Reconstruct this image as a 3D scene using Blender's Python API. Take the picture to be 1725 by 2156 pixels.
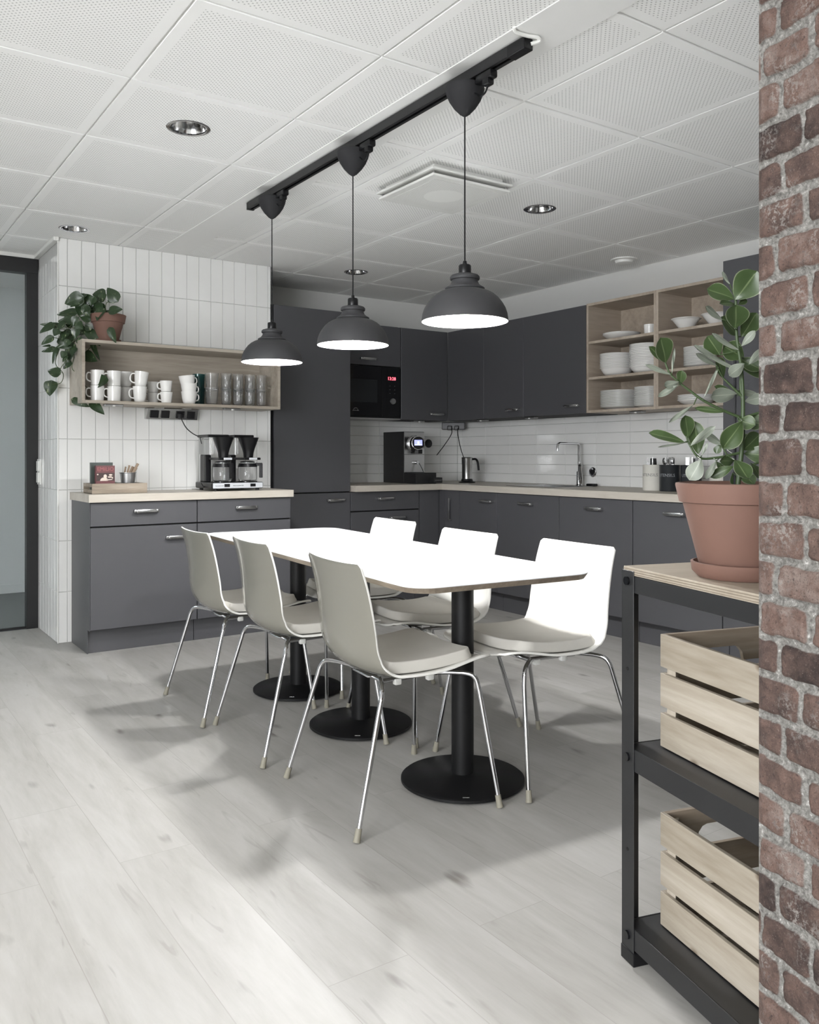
import bpy, bmesh, math, random
import numpy as np
from mathutils import Vector, Matrix, Euler
PI = math.pi
for o in list(bpy.data.objects): bpy.data.objects.remove(o)
SC = bpy.context.scene
COL = SC.collection
random.seed(7)

# ---------------- camera, light, exposure ----------------
YAW = math.radians(34.46); CAMH = 1.121
cam = bpy.data.cameras.new('camera'); camo = bpy.data.objects.new('camera', cam); COL.objects.link(camo)
camo.location = (0, 0, CAMH); camo.rotation_euler = (PI/2, 0, -YAW)
cam.sensor_fit = 'HORIZONTAL'; cam.sensor_width = 36.0; cam.lens = 36.0*1792/1725
cam.shift_y = -(1078-960.6)/1725; cam.clip_start = 0.02
SC.camera = camo
SC.view_settings.view_transform = 'Standard'; SC.view_settings.look = 'None'
SC.view_settings.exposure = 0.50; SC.view_settings.gamma = 1.0; SC.view_settings.use_curve_mapping = False
w = bpy.data.worlds.new('world'); SC.world = w; w.use_nodes = True
w.node_tree.nodes['Background'].inputs[0].default_value = (0.80, 0.87, 1.0, 1); w.node_tree.nodes['Background'].inputs[1].default_value = 0.25
BULB = 900.0; FILL_PANEL = 24.0; WINDOW = 215.0; BACKROOM = 24.0

def area(name, loc, rot, sx, sy, power, color=(1, 1, 1)):
    l = bpy.data.lights.new(name, 'AREA'); l.shape = 'RECTANGLE'; l.size = sx; l.size_y = sy; l.energy = power; l.color = color
    o = bpy.data.objects.new(name, l); COL.objects.link(o); o.location = loc; o.rotation_euler = rot
    return o
ZC = 2.431                                  # ceiling height
# daylight through the windows of the outer wall, behind and left of the camera
area('window_daylight', (-3.42, -0.6, 1.45), (0, -PI/2, 0), 1.5, 3.6, WINDOW, (0.95, 0.97, 1.0))
area('adjoining_room_light', (-1.3, 6.8, 2.46), (0, 0, 0), 1.2, 1.2, BACKROOM, (0.86, 0.95, 1.0))

# ---------------- helpers ----------------
def props(o, label=None, cat=None, group=None, kind=None):
    if label: o['label'] = label
    if cat: o['category'] = cat
    if group: o['group'] = group
    if kind: o['kind'] = kind
    return o
def thing(name, label, cat, loc=(0, 0, 0), rz=0.0, group=None):
    o = bpy.data.objects.new(name, None); COL.objects.link(o); o.empty_display_size = 0.05
    o.location = loc; o.rotation_euler = (0, 0, rz)
    return props(o, label, cat, group)
def obj(name, bm, mats, parent=None, smooth=False, loc=None, rot=None):
    me = bpy.data.meshes.new(name)
    bmesh.ops.recalc_face_normals(bm, faces=bm.faces[:])
    bm.to_mesh(me); bm.free()
    if not isinstance(mats, (list, tuple)): mats = [mats]
    for m in mats: me.materials.append(m)
    if smooth:
        for p in me.polygons: p.use_smooth = True
        try: me.set_sharp_from_angle(angle=math.radians(40))
        except Exception: pass
    o = bpy.data.objects.new(name, me); COL.objects.link(o)
    if parent: o.parent = parent
    if loc: o.location = loc
    if rot: o.rotation_euler = rot
    return o
def copy_tree(o, parent=None):
    c = o.copy(); COL.objects.link(c)
    if parent: c.parent = parent
    for ch in list(o.children): copy_tree(ch, c)
    return c
def dup(o, loc, rz=None, label=None, group=None, rot=None):
    c = copy_tree(o); c.location = loc
    if rz is not None: c.rotation_euler = (0, 0, rz)
    if rot is not None: c.rotation_euler = rot
    if label: c['label'] = label
    if group: c['group'] = group
    return c
def attach(o, parent):
    o.parent = parent; o.matrix_parent_inverse = parent.matrix_basis.inverted(); return o
def B(): return bmesh.new()
def box(bm, x0, x1, y0, y1, z0, z1, bev=0.0, mi=0, seg=2, mat=None):
    r = bmesh.ops.create_cube(bm, size=1.0)
    vs = r['verts']
    for v in vs:
        v.co = Vector((x0+(v.co.x+.5)*(x1-x0), y0+(v.co.y+.5)*(y1-y0), z0+(v.co.z+.5)*(z1-z0)))
    fs = list({f for v in vs for f in v.link_faces})
    for f in fs: f.material_index = mi
    if bev > 0:
        es = list({e for v in vs for e in v.link_edges})
        rr = bmesh.ops.bevel(bm, geom=es, offset=bev, segments=seg, affect='EDGES', profile=0.5)
        vs = list({v for f in rr['faces'] for v in f.verts} | {v for v in vs if v.is_valid})
        for f in rr['faces']: f.material_index = mi
    if mat is not None:
        for v in vs: v.co = mat @ v.co
    return vs
def lathe(bm, prof, seg=32, c=(0, 0, 0), mi=0, mifn=None, mat=None):
    rings = []
    for r, z in prof:
        if r < 1e-6:
            rings.append([bm.verts.new((c[0], c[1], c[2]+z))])
        else:
            rings.append([bm.verts.new((c[0]+r*math.cos(2*PI*k/seg), c[1]+r*math.sin(2*PI*k/seg), c[2]+z)) for k in range(seg)])
    for i in range(len(rings)-1):
        a, b = rings[i], rings[i+1]
        m = mifn(i) if mifn else mi
        for k in range(seg):
            k2 = (k+1) % seg
            if len(a) == 1 and len(b) == 1: continue
            if len(a) == 1: f = bm.faces.new((a[0], b[k], b[k2]))
            elif len(b) == 1: f = bm.faces.new((a[k], a[k2], b[0]))
            else: f = bm.faces.new((a[k], a[k2], b[k2], b[k]))
            f.material_index = m
    if mat is not None:
        for r in rings:
            for v in r: v.co = mat @ v.co
def smooth_path(pts, n=6):
    pts = [Vector(p) for p in pts]
    if len(pts) < 3: return pts
    out = []
    P = [2*pts[0]-pts[1]]+pts+[2*pts[-1]-pts[-2]]
    for i in range(1, len(P)-2):
        for k in range(n):
            t = k/n
            out.append(0.5*((2*P[i])+(-P[i-1]+P[i+1])*t+(2*P[i-1]-5*P[i]+4*P[i+1]-P[i+2])*t*t+(-P[i-1]+3*P[i]-3*P[i+1]+P[i+2])*t**3))
    out.append(pts[-1]); return out
def tube(bm, pts, r, seg=10, mi=0, cap=True, smooth=0):
    if smooth: pts = smooth_path(pts, smooth)
    pts = [Vector(p) for p in pts]; n = len(pts)
    rr = r if isinstance(r, (list, tuple)) else [r]*n
    if len(rr) != n: rr = [rr[0]+(rr[-1]-rr[0])*i/(n-1) for i in range(n)]
    t0 = (pts[1]-pts[0]).normalized()
    up = Vector((0, 0, 1)) if abs(t0.z) < .9 else Vector((1, 0, 0))
    nrm = t0.cross(up).normalized(); rings = []
    for i, p in enumerate(pts):
        t = (pts[min(i+1, n-1)]-pts[max(i-1, 0)]).normalized()
        nrm = (nrm-t*nrm.dot(t)).normalized(); b = t.cross(nrm)
        rings.append([bm.verts.new(p+(nrm*math.cos(2*PI*k/seg)+b*math.sin(2*PI*k/seg))*rr[i]) for k in range(seg)])
    for i in range(n-1):
        for k in range(seg):
            f = bm.faces.new((rings[i][k], rings[i][(k+1) % seg], rings[i+1][(k+1) % seg], rings[i+1][k])); f.material_index = mi
    if cap:
        for R in (rings[0], rings[-1]):
            f = bm.faces.new(R); f.material_index = mi
def cyl(bm, a, b, r, seg=20, mi=0): tube(bm, [a, b], r, seg, mi)
def prism(bm, poly, z0, z1, mi=0, bev=0.0, seg=3):
    lo = [bm.verts.new((x, y, z0)) for x, y in poly]; hi = [bm.verts.new((x, y, z1)) for x, y in poly]
    n = len(poly); fs = [bm.faces.new(lo[::-1]), bm.faces.new(hi)]
    for i in range(n): fs.append(bm.faces.new((lo[i], lo[(i+1) % n], hi[(i+1) % n], hi[i])))
    for f in fs: f.material_index = mi
    return fs
def rrect(x0, x1, y0, y1, r, n=8):
    p = []
    for cx, cy, a in ((x1-r, y1-r, 0), (x0+r, y1-r, 90), (x0+r, y0+r, 180), (x1-r, y0+r, 270)):
        for k in range(n+1):
            t = math.radians(a+90*k/n); p.append((cx+r*math.cos(t), cy+r*math.sin(t)))
    return p
def lettering(s, size, m, parent, M, bend=None, name='lettering', depth=0.0004):
    cu = bpy.data.curves.new(name, 'FONT'); cu.body = s; cu.size = size; cu.extrude = depth; cu.align_x = 'CENTER'; cu.align_y = 'CENTER'; cu.resolution_u = 2
    t = bpy.data.objects.new('tmp', cu); COL.objects.link(t)
    dg = bpy.context.evaluated_depsgraph_get(); me = bpy.data.meshes.new_from_object(t.evaluated_get(dg))
    bpy.data.objects.remove(t); me.materials.clear(); me.materials.append(m)
    for v in me.vertices:
        if bend:
            a = v.co.x/bend; v.co = Vector((math.sin(a)*(bend+v.co.z), v.co.y, math.cos(a)*(bend+v.co.z)))
        v.co = M @ v.co
    me.name = name
    o = bpy.data.objects.new(name, me); COL.objects.link(o); o.parent = parent
    return o
FACE_NY = Matrix.Rotation(PI/2, 4, 'X')     # text plane turned to face -Y

# ---------------- materials ----------------
def newmat(name):
    m = bpy.data.materials.new(name); m.use_nodes = True; nt = m.node_tree
    return m, nt, nt.nodes['Principled BSDF']
def lk(nt, a, b): nt.links.new(a, b)
def math_(nt, op, a, b=None, c=None):
    n = nt.nodes.new('ShaderNodeMath'); n.operation = op
    for i, v in enumerate((a, b, c)):
        if v is None: continue
        if isinstance(v, (int, float)): n.inputs[i].default_value = v
        else: nt.links.new(v, n.inputs[i])
    return n.outputs[0]
def mixc(nt, f, a, b):
    n = nt.nodes.new('ShaderNodeMix'); n.data_type = 'RGBA'
    for i, v in ((0, f), (6, a), (7, b)):
        if isinstance(v, (int, float)): n.inputs[i].default_value = v
        elif isinstance(v, tuple): n.inputs[i].default_value = v if len(v) == 4 else v+(1,)
        else: nt.links.new(v, n.inputs[i])
    return n.outputs[2]
def coords(nt, scale=(1, 1, 1), rot=(0, 0, 0), src='Object'):
    tc = nt.nodes.new('ShaderNodeTexCoord'); mp = nt.nodes.new('ShaderNodeMapping')
    mp.inputs['Scale'].default_value = scale; mp.inputs['Rotation'].default_value = rot
    lk(nt, tc.outputs[src], mp.inputs[0]); return mp.outputs[0]
def noise(nt, vec, scale, detail=3, rough=.55, dist=0.0):
    n = nt.nodes.new('ShaderNodeTexNoise'); lk(nt, vec, n.inputs['Vector']); n.inputs['Scale'].default_value = scale
    n.inputs['Detail'].default_value = detail; n.inputs['Roughness'].default_value = rough; n.inputs['Distortion'].default_value = dist
    return n.outputs[0]
def ramp(nt, f, stops):
    n = nt.nodes.new('ShaderNodeValToRGB'); e = n.color_ramp.elements
    while len(e) < len(stops): e.new(.5)
    for i, (p, c) in enumerate(stops):
        e[i].position = p; e[i].color = (c if isinstance(c, tuple) else (c, c, c))[:3]+(1,)
    lk(nt, f, n.inputs[0]); return n.outputs[0]
def bump(nt, h, bs, strength=.2, dist=.002):
    n = nt.nodes.new('ShaderNodeBump'); n.inputs['Strength'].default_value = strength; n.inputs['Distance'].default_value = dist
    lk(nt, h, n.inputs['Height']); lk(nt, n.outputs[0], bs.inputs['Normal'])
def S(r, g=None, b=None):
    f = lambda c: (c/255/12.92) if c/255 <= .04045 else ((c/255+.055)/1.055)**2.4
    if g is None: g = b = r
    return (f(r), f(g), f(b))
def plain(name, col, rough=.5, metal=0.0, var=.04, nscale=30, bmp=0.0, bscale=200, spec=None, trans=0.0, ior=None, coat=0.0):
    m, nt, bs = newmat(name)
    v = coords(nt); n = noise(nt, v, nscale)
    k = lambda s: tuple(max(0, min(1, c*s)) for c in col)
    lk(nt, mixc(nt, n, k(1-var), k(1+var)), bs.inputs['Base Color'])
    bs.inputs['Roughness'].default_value = rough; bs.inputs['Metallic'].default_value = metal
    if spec is not None: bs.inputs['Specular IOR Level'].default_value = spec
    if trans: bs.inputs['Transmission Weight'].default_value = trans
    if ior: bs.inputs['IOR'].default_value = ior
    if coat: bs.inputs['Coat Weight'].default_value = coat; bs.inputs['Coat Roughness'].default_value = .05
    if bmp: bump(nt, noise(nt, v, bscale, 2), bs, bmp, .001)
    return m
def wood(name, c1, c2, c3, axis='X', scale=9.0, rough=.5, knots=0.0, stretch=.09):
    m, nt, bs = newmat(name)
    sc = [1, 1, 1]; sc['XYZ'.index(axis)] = stretch
    v = coords(nt, tuple(sc)); a = noise(nt, v, scale, 5, .6, .6); b = noise(nt, v, scale*9, 3, .6)
    mix = math_(nt, 'ADD', math_(nt, 'MULTIPLY', a, .72), math_(nt, 'MULTIPLY', b, .28))
    col = ramp(nt, mix, [(.33, c1), (.5, c2), (.66, c3)])
    if knots:
        sk = [1, 1, 1]; sk['XYZ'.index(axis)] = .55
        vo = nt.nodes.new('ShaderNodeTexVoronoi'); lk(nt, coords(nt, tuple(sk)), vo.inputs['Vector']); vo.inputs['Scale'].default_value = 15
        kk = ramp(nt, vo.outputs['Distance'], [(0.08, 1.0), (.17, 0.0)])
        col = mixc(nt, math_(nt, 'MULTIPLY', kk, knots), col, (c1[0]*.34, c1[1]*.26, c1[2]*.20))
    lk(nt, col, bs.inputs['Base Color']); bs.inputs['Roughness'].default_value = rough
    bump(nt, b, bs, .08, .001)
    return m
def emit(name, col, s):
    m, nt, bs = newmat(name)
    n = noise(nt, coords(nt), 20); k = mixc(nt, n, col, tuple(c*.97 for c in col))
    lk(nt, k, bs.inputs['Emission Color']); bs.inputs['Emission Strength'].default_value = s
    bs.inputs['Base Color'].default_value = tuple(col)+(1,)
    return m
M = {}
M['wall'] = plain('painted_wall', S(212, 212, 209), .85, bmp=.05, var=.015)
M['ceil_plain'] = plain('ceiling_board', S(240, 240, 238), .8, var=.01)
M['tbar'] = plain('ceiling_grid', S(240, 240, 238), .6, var=.01)
M['black'] = plain('black_powder_coat', (.012, .012, .013), .42, bmp=.15, bscale=900)
M['tableblack'] = plain('matt_black_table_base', (.004, .004, .0045), .5, spec=.3)
M['blackplastic'] = plain('black_plastic', (.006, .006, .007), .32, spec=.35)
M['blackgloss'] = plain('black_glass', (.004, .004, .005), .08)
M['cab'] = plain('grey_laminate', S(75, 75, 78), .42, var=.02, bmp=.03, bscale=600)
M['cabgap'] = plain('cabinet_carcass', S(16, 16, 17), .7)
M['chrome'] = plain('chrome', (.66, .66, .68), .07, 1.0, var=.02)
M['steel'] = plain('brushed_steel', (.52, .52, .52), .26, 1.0, var=.05)
M['silver'] = plain('silver_front', (.62, .64, .67), .4, .25, var=.02)
M['steel2'] = plain('matt_steel', (.42, .42, .42), .38, 1.0, var=.05)
M['shell'] = plain('white_chair_shell', S(226, 225, 220), .22, var=.01)
M['shellback'] = plain('grey_beige_glossy_shell_back', S(124, 122, 113), .12, var=.01, spec=.6)
M['tabletop'] = plain('white_laminate', S(236, 238, 240), .35, var=.01)
M['plyedge'] = wood('table_edge', S(96, 86, 74), S(124, 112, 98), S(146, 136, 122), 'Y')
M['porcelain'] = plain('white_porcelain', S(236, 235, 232), .16, var=.01)
M['glass'] = plain('clear_glass', (.97, .975, .975), .0, trans=.95, ior=1.3, var=.003)
M['teal'] = plain('teal_glass', (.05, .22, .22), .05, trans=.85, ior=1.45)
M['clearplastic'] = plain('clear_plastic', (.95, .96, .96), .0, trans=1.0, ior=1.1, var=.01)
M['terra'] = plain('terracotta', S(112, 83, 72), .75, var=.10, nscale=14, bmp=.12, bscale=300)
M['soil'] = plain('soil', (.03, .022, .016), .95, var=.4, nscale=120, bmp=.6, bscale=180)
M['whiteplastic'] = plain('white_plastic', S(228, 228, 224), .35, var=.01)
M['lampouter'] = plain('dark_grey_shade', S(58, 58, 60), .62, var=.05, bmp=.1, bscale=500)
M['lampinner'] = plain('white_shade_inside', (.86, .86, .86), .5)
M['rubber'] = plain('grey_foot_cap', S(134, 130, 117), .6)
M['stem'] = plain('green_stem', S(62, 78, 48), .5, var=.12)
M['stem2'] = plain('vine_stem', S(70, 84, 52), .5, var=.15)
M['counter'] = wood('birch_laminate', S(168, 161, 149), S(184, 177, 166), S(196, 190, 180), 'X', 7, .45)
M['counterY'] = wood('birch_laminate_long', S(168, 161, 149), S(184, 177, 166), S(196, 190, 180), 'Y', 7, .45)
M['oak'] = wood('light_oak_board', S(140, 130, 117), S(170, 161, 148), S(190, 182, 170), 'X', 6, .5)
M['oakY'] = wood('light_birch_board', S(150, 138, 124), S(172, 159, 144), S(188, 177, 163), 'Y', 6, .5)
M['pine'] = wood('pine_slats', S(138, 128, 113), S(159, 150, 136), S(175, 167, 155), 'X', 12, .5, knots=.85)
M['ply'] = wood('birch_plywood_top', S(144, 133, 118), S(159, 149, 134), S(173, 164, 150), 'X', 8, .45)
M['tray'] = wood('weathered_wood', S(112, 101, 88), S(142, 130, 115), S(164, 153, 138), 'X', 14, .6)
M['spoonwood'] = wood('wooden_spoons', S(112, 94, 76), S(134, 115, 96), S(152, 134, 114), 'Z', 20, .6)
def fabric():
    m, nt, bs = newmat('seat_pad_fabric'); v = coords(nt)
    n = noise(nt, v, 700, 2); n2 = noise(nt, v, 9, 3)
    lk(nt, mixc(nt, n2, S(190, 187, 180), S(202, 199, 192)), bs.inputs['Base Color']); bs.inputs['Roughness'].default_value = .9
    bump(nt, n, bs, .35, .001); return m
M['fabric'] = fabric()
def tilemat():
    m, nt, bs = newmat('glazed_white_tile'); v = coords(nt); n = noise(nt, v, 5, 2)
    lk(nt, mixc(nt, n, S(228, 228, 226), S(236, 236, 234)), bs.inputs['Base Color']); bs.inputs['Roughness'].default_value = .10
    bump(nt, noise(nt, v, 14, 2), bs, .35, .004); return m
M['tile'] = tilemat()
M['grout'] = plain('grout', S(186, 186, 184), .9, var=.05)
def floormat():
    m, nt, bs = newmat('pale_wood_planks')
    tc = nt.nodes.new('ShaderNodeTexCoord'); mp = nt.nodes.new('ShaderNodeMapping')
    mp.inputs['Location'].default_value = (-.30, .875, 0); mp.inputs['Rotation'].default_value = (0, 0, -PI/2)
    mp.vector_type = 'POINT'
    lk(nt, tc.outputs['Object'], mp.inputs[0])
    br = nt.nodes.new('ShaderNodeTexBrick'); lk(nt, mp.outputs[0], br.inputs['Vector'])
    br.inputs['Scale'].default_value = 1; br.inputs['Brick Width'].default_value = 1.28; br.inputs['Row Height'].default_value = .2065
    br.inputs['Mortar Size'].default_value = .0012; br.inputs['Mortar Smooth'].default_value = .1; br.offset = .37; br.offset_frequency = 2
    br.inputs['Color1'].default_value = (0, 0, 0, 1); br.inputs['Color2'].default_value = (1, 1, 1, 1); br.inputs['Bias'].default_value = 0
    sep = nt.nodes.new('ShaderNodeSeparateColor'); lk(nt, br.outputs['Color'], sep.inputs[0]); rnd = sep.outputs[0]
    cmb = nt.nodes.new('ShaderNodeCombineXYZ')
    sx = nt.nodes.new('ShaderNodeSeparateXYZ'); lk(nt, tc.outputs['Object'], sx.inputs[0])
    lk(nt, sx.outputs[0], cmb.inputs[0]); lk(nt, math_(nt, 'MULTIPLY', sx.outputs[1], .14), cmb.inputs[1]); lk(nt, math_(nt, 'MULTIPLY', rnd, 37.0), cmb.inputs[2])
    a = noise(nt, cmb.outputs[0], 9, 6, .62, .8); b = noise(nt, cmb.outputs[0], 60, 4, .6)
    g = math_(nt, 'ADD', math_(nt, 'MULTIPLY', a, .75), math_(nt, 'MULTIPLY', b, .25))
    col = ramp(nt, g, [(.26, S(148, 145, 139)), (.42, S(164, 162, 157)), (.56, S(173, 171, 167)), (.74, S(181, 180, 177))])
    # per plank tone
    col = mixc(nt, math_(nt, 'MULTIPLY', rnd, .16), col, S(146, 143, 138))
    # knots and dark streaks
    cm2 = nt.nodes.new('ShaderNodeCombineXYZ'); lk(nt, sx.outputs[0], cm2.inputs[0]); lk(nt, math_(nt, 'MULTIPLY', sx.outputs[1], .45), cm2.inputs[1]); lk(nt, math_(nt, 'MULTIPLY', rnd, 11.0), cm2.inputs[2])
    vo = nt.nodes.new('ShaderNodeTexVoronoi'); vo.inputs['Scale'].default_value = 6.5
    dn = nt.nodes.new('ShaderNodeVectorMath'); dn.operation = 'ADD'; lk(nt, cm2.outputs[0], dn.inputs[0])
    nn = nt.nodes.new('ShaderNodeTexNoise'); lk(nt, cmb.outputs[0], nn.inputs['Vector']); nn.inputs['Scale'].default_value = 30; nn.inputs['Detail'].default_value = 3
    sc_ = nt.nodes.new('ShaderNodeVectorMath'); sc_.operation = 'SCALE'; lk(nt, nn.outputs['Color'], sc_.inputs[0]); sc_.inputs['Scale'].default_value = .05
    lk(nt, sc_.outputs[0], dn.inputs[1]); lk(nt, dn.outputs[0], vo.inputs['Vector'])
    kn = ramp(nt, vo.outputs['Distance'], [(.02, 1.0), (.15, 0.0)])
    gate = ramp(nt, noise(nt, cm2.outputs[0], 3.1, 2), [(.40, 0.0), (.50, 1.0)])
    col = mixc(nt, math_(nt, 'MULTIPLY', math_(nt, 'MULTIPLY', kn, gate), .75), col, S(96, 90, 84))
    st = ramp(nt, noise(nt, cmb.outputs[0], 22, 2, .5, 1.5), [(.66, 0.0), (.74, 1.0)])
    col = mixc(nt, math_(nt, 'MULTIPLY', st, .30), col, S(124, 118, 112))
    col = mixc(nt, math_(nt, 'MULTIPLY', br.outputs['Fac'], .55), col, S(140, 136, 130))
    lk(nt, col, bs.inputs['Base Color']); bs.inputs['Roughness'].default_value = .42; bs.inputs['Specular IOR Level'].default_value = .35
    bump(nt, math_(nt, 'SUBTRACT', b, math_(nt, 'MULTIPLY', br.outputs['Fac'], 2.0)), bs, .10, .002)
    return m
M['floor'] = floormat()
GX0, GY0, GT = .874, 2.351, .6285            # ceiling grid origin and module
def perfmat():
    m, nt, bs = newmat('perforated_ceiling_tile')
    tc = nt.nodes.new('ShaderNodeTexCoord'); sx = nt.nodes.new('ShaderNodeSeparateXYZ'); lk(nt, tc.outputs['Object'], sx.inputs[0])
    u = math_(nt, 'FLOORED_MODULO', math_(nt, 'SUBTRACT', sx.outputs[0], GX0), GT); v = math_(nt, 'FLOORED_MODULO', math_(nt, 'SUBTRACT', sx.outputs[1], GY0), GT)
    P = .0182
    def dist(off):
        a = math_(nt, 'SUBTRACT', math_(nt, 'FRACT', math_(nt, 'ADD', math_(nt, 'DIVIDE', u, P), off)), .5)
        b = math_(nt, 'SUBTRACT', math_(nt, 'FRACT', math_(nt, 'ADD', math_(nt, 'DIVIDE', v, P), off)), .5)
        return math_(nt, 'SQRT', math_(nt, 'ADD', math_(nt, 'MULTIPLY', a, a), math_(nt, 'MULTIPLY', b, b)))
    d = math_(nt, 'MINIMUM', dist(0.0), dist(.5))
    hole = math_(nt, 'LESS_THAN', d, .150)
    ins = math_(nt, 'MULTIPLY', math_(nt, 'LESS_THAN', math_(nt, 'ABSOLUTE', math_(nt, 'SUBTRACT', u, GT/2)), .270), math_(nt, 'LESS_THAN', math_(nt, 'ABSOLUTE', math_(nt, 'SUBTRACT', v, GT/2)), .270))
    up = nt.nodes.new('ShaderNodeNewGeometry')
    f = math_(nt, 'MULTIPLY', hole, ins)
    lk(nt, mixc(nt, f, S(248, 248, 246), S(192, 192, 191)), bs.inputs['Base Color']); bs.inputs['Roughness'].default_value = .8
    return m
M['perf'] = perfmat()
def brickmat():
    m, nt, bs = newmat('old_red_brick')
    a = nt.nodes.new('ShaderNodeAttribute'); a.attribute_name = 'brick'; r = nt.nodes.new('ShaderNodeAttribute'); r.attribute_name = 'tone'
    v = coords(nt); n1 = noise(nt, v, 28, 5, .65); n2 = noise(nt, v, 150, 4, .7); n3 = noise(nt, v, 10, 3); n4 = noise(nt, v, 420, 3, .7)
    bc = ramp(nt, math_(nt, 'ADD', math_(nt, 'MULTIPLY', n1, .7), math_(nt, 'MULTIPLY', r.outputs['Fac'], .3)), [(.28, S(46, 38, 36)), (.44, S(76, 62, 57)), (.58, S(94, 76, 69)), (.74, S(114, 101, 95))])
    bc = mixc(nt, ramp(nt, n2, [(.58, 0.0), (.70, .8)]), bc, S(40, 34, 33))
    bc = mixc(nt, ramp(nt, n4, [(.56, 0.0), (.64, .55)]), bc, S(52, 44, 41)); bc = mixc(nt, ramp(nt, n4, [(.30, .5), (.38, 0.0)]), bc, S(140, 130, 122))
    mo = ramp(nt, n2, [(.30, S(78, 75, 72)), (.48, S(112, 110, 106)), (.60, S(128, 126, 122)), (.70, S(172, 170, 166))])
    fac = ramp(nt, math_(nt, 'ADD', a.outputs['Fac'], math_(nt, 'MULTIPLY', math_(nt, 'SUBTRACT', n1, .5), .5)), [(.35, 0.0), (.6, 1.0)])
    col = mixc(nt, fac, mo, bc)
    col = mixc(nt, math_(nt, 'MULTIPLY', ramp(nt, n3, [(.52, 0.0), (.66, 1.0)]), ramp(nt, n2, [(.5, 0.0), (.56, .6)])), col, S(138, 134, 130))
    lk(nt, col, bs.inputs['Base Color']); bs.inputs['Roughness'].default_value = .9; bs.inputs['Specular IOR Level'].default_value = .25
    bump(nt, math_(nt, 'ADD', n2, n1), bs, .6, .004)
    return m
M['brick'] = brickmat()
def leafmat(name, c1, c2, rib, edge, varieg=0.0, rough=.35):
    m, nt, bs = newmat(name); uv = nt.nodes.new('ShaderNodeUVMap'); uv.uv_map = 'UVMap'
    sx = nt.nodes.new('ShaderNodeSeparateXYZ'); lk(nt, uv.outputs[0], sx.inputs[0])
    c = math_(nt, 'ABSOLUTE', math_(nt, 'SUBTRACT', sx.outputs[0], .5))
    n = noise(nt, coords(nt), 22, 3)
    col = mixc(nt, n, c1, c2)
    if varieg: col = mixc(nt, math_(nt, 'MULTIPLY', ramp(nt, noise(nt, coords(nt, (1, 1, .4)), 55, 2), [(.64, 0.0), (.72, 1.0)]), varieg), col, S(170, 180, 140))
    col = mixc(nt, ramp(nt, c, [(.015, .8), (.035, 0.0)]), col, rib)
    col = mixc(nt, ramp(nt, c, [(.455, 0.0), (.49, .9)]), col, edge)
    lk(nt, col, bs.inputs['Base Color']); bs.inputs['Roughness'].default_value = rough
    bs.inputs['Subsurface Weight'].default_value = 0.0
    return m
M['cl_top'] = leafmat('clusia_leaf', S(54, 70, 42), S(74, 92, 56), S(110, 124, 88), S(136, 144, 116))
M['cl_under'] = leafmat('clusia_leaf_underside', S(108, 115, 103), S(134, 140, 128), S(152, 157, 142), S(156, 161, 146), rough=.45)
M['po_top'] = leafmat('pothos_leaf', S(32, 48, 30), S(52, 72, 44), S(52, 74, 44), S(44, 62, 38), .5, .3)
M['po_under'] = leafmat('pothos_leaf_underside', S(84, 108, 72), S(104, 126, 88), S(120, 140, 104), S(100, 124, 84))

# ---------------- room shell ----------------
XW, YW = 4.64, 6.0                            # kitchen walls
X0, Y0 = -3.5, -3.2
def struct(name, bm, mats, parent=None, label=None, smooth=False):
    o = obj(name, bm, mats, parent, smooth)
    if parent is None: o['kind'] = 'structure'
    if label: o['label'] = label
    return o
bm = B(); box(bm, X0, XW, Y0, 5.955, -.05, 0); box(bm, 1.14, XW, 5.955, YW, -.05, 0)
struct('floor', bm, M['floor'], label='pale whitewashed wood plank floor')
M['carpet'] = plain('grey_carpet', S(128, 130, 129), .95, bmp=.4, bscale=400)
bm = B(); box(bm, -2.2, 3.0, 6.02, 7.62, -.05, -.002); struct('floor_far_room', bm, M['carpet'], label='grey floor of the room behind the glass door')
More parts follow.
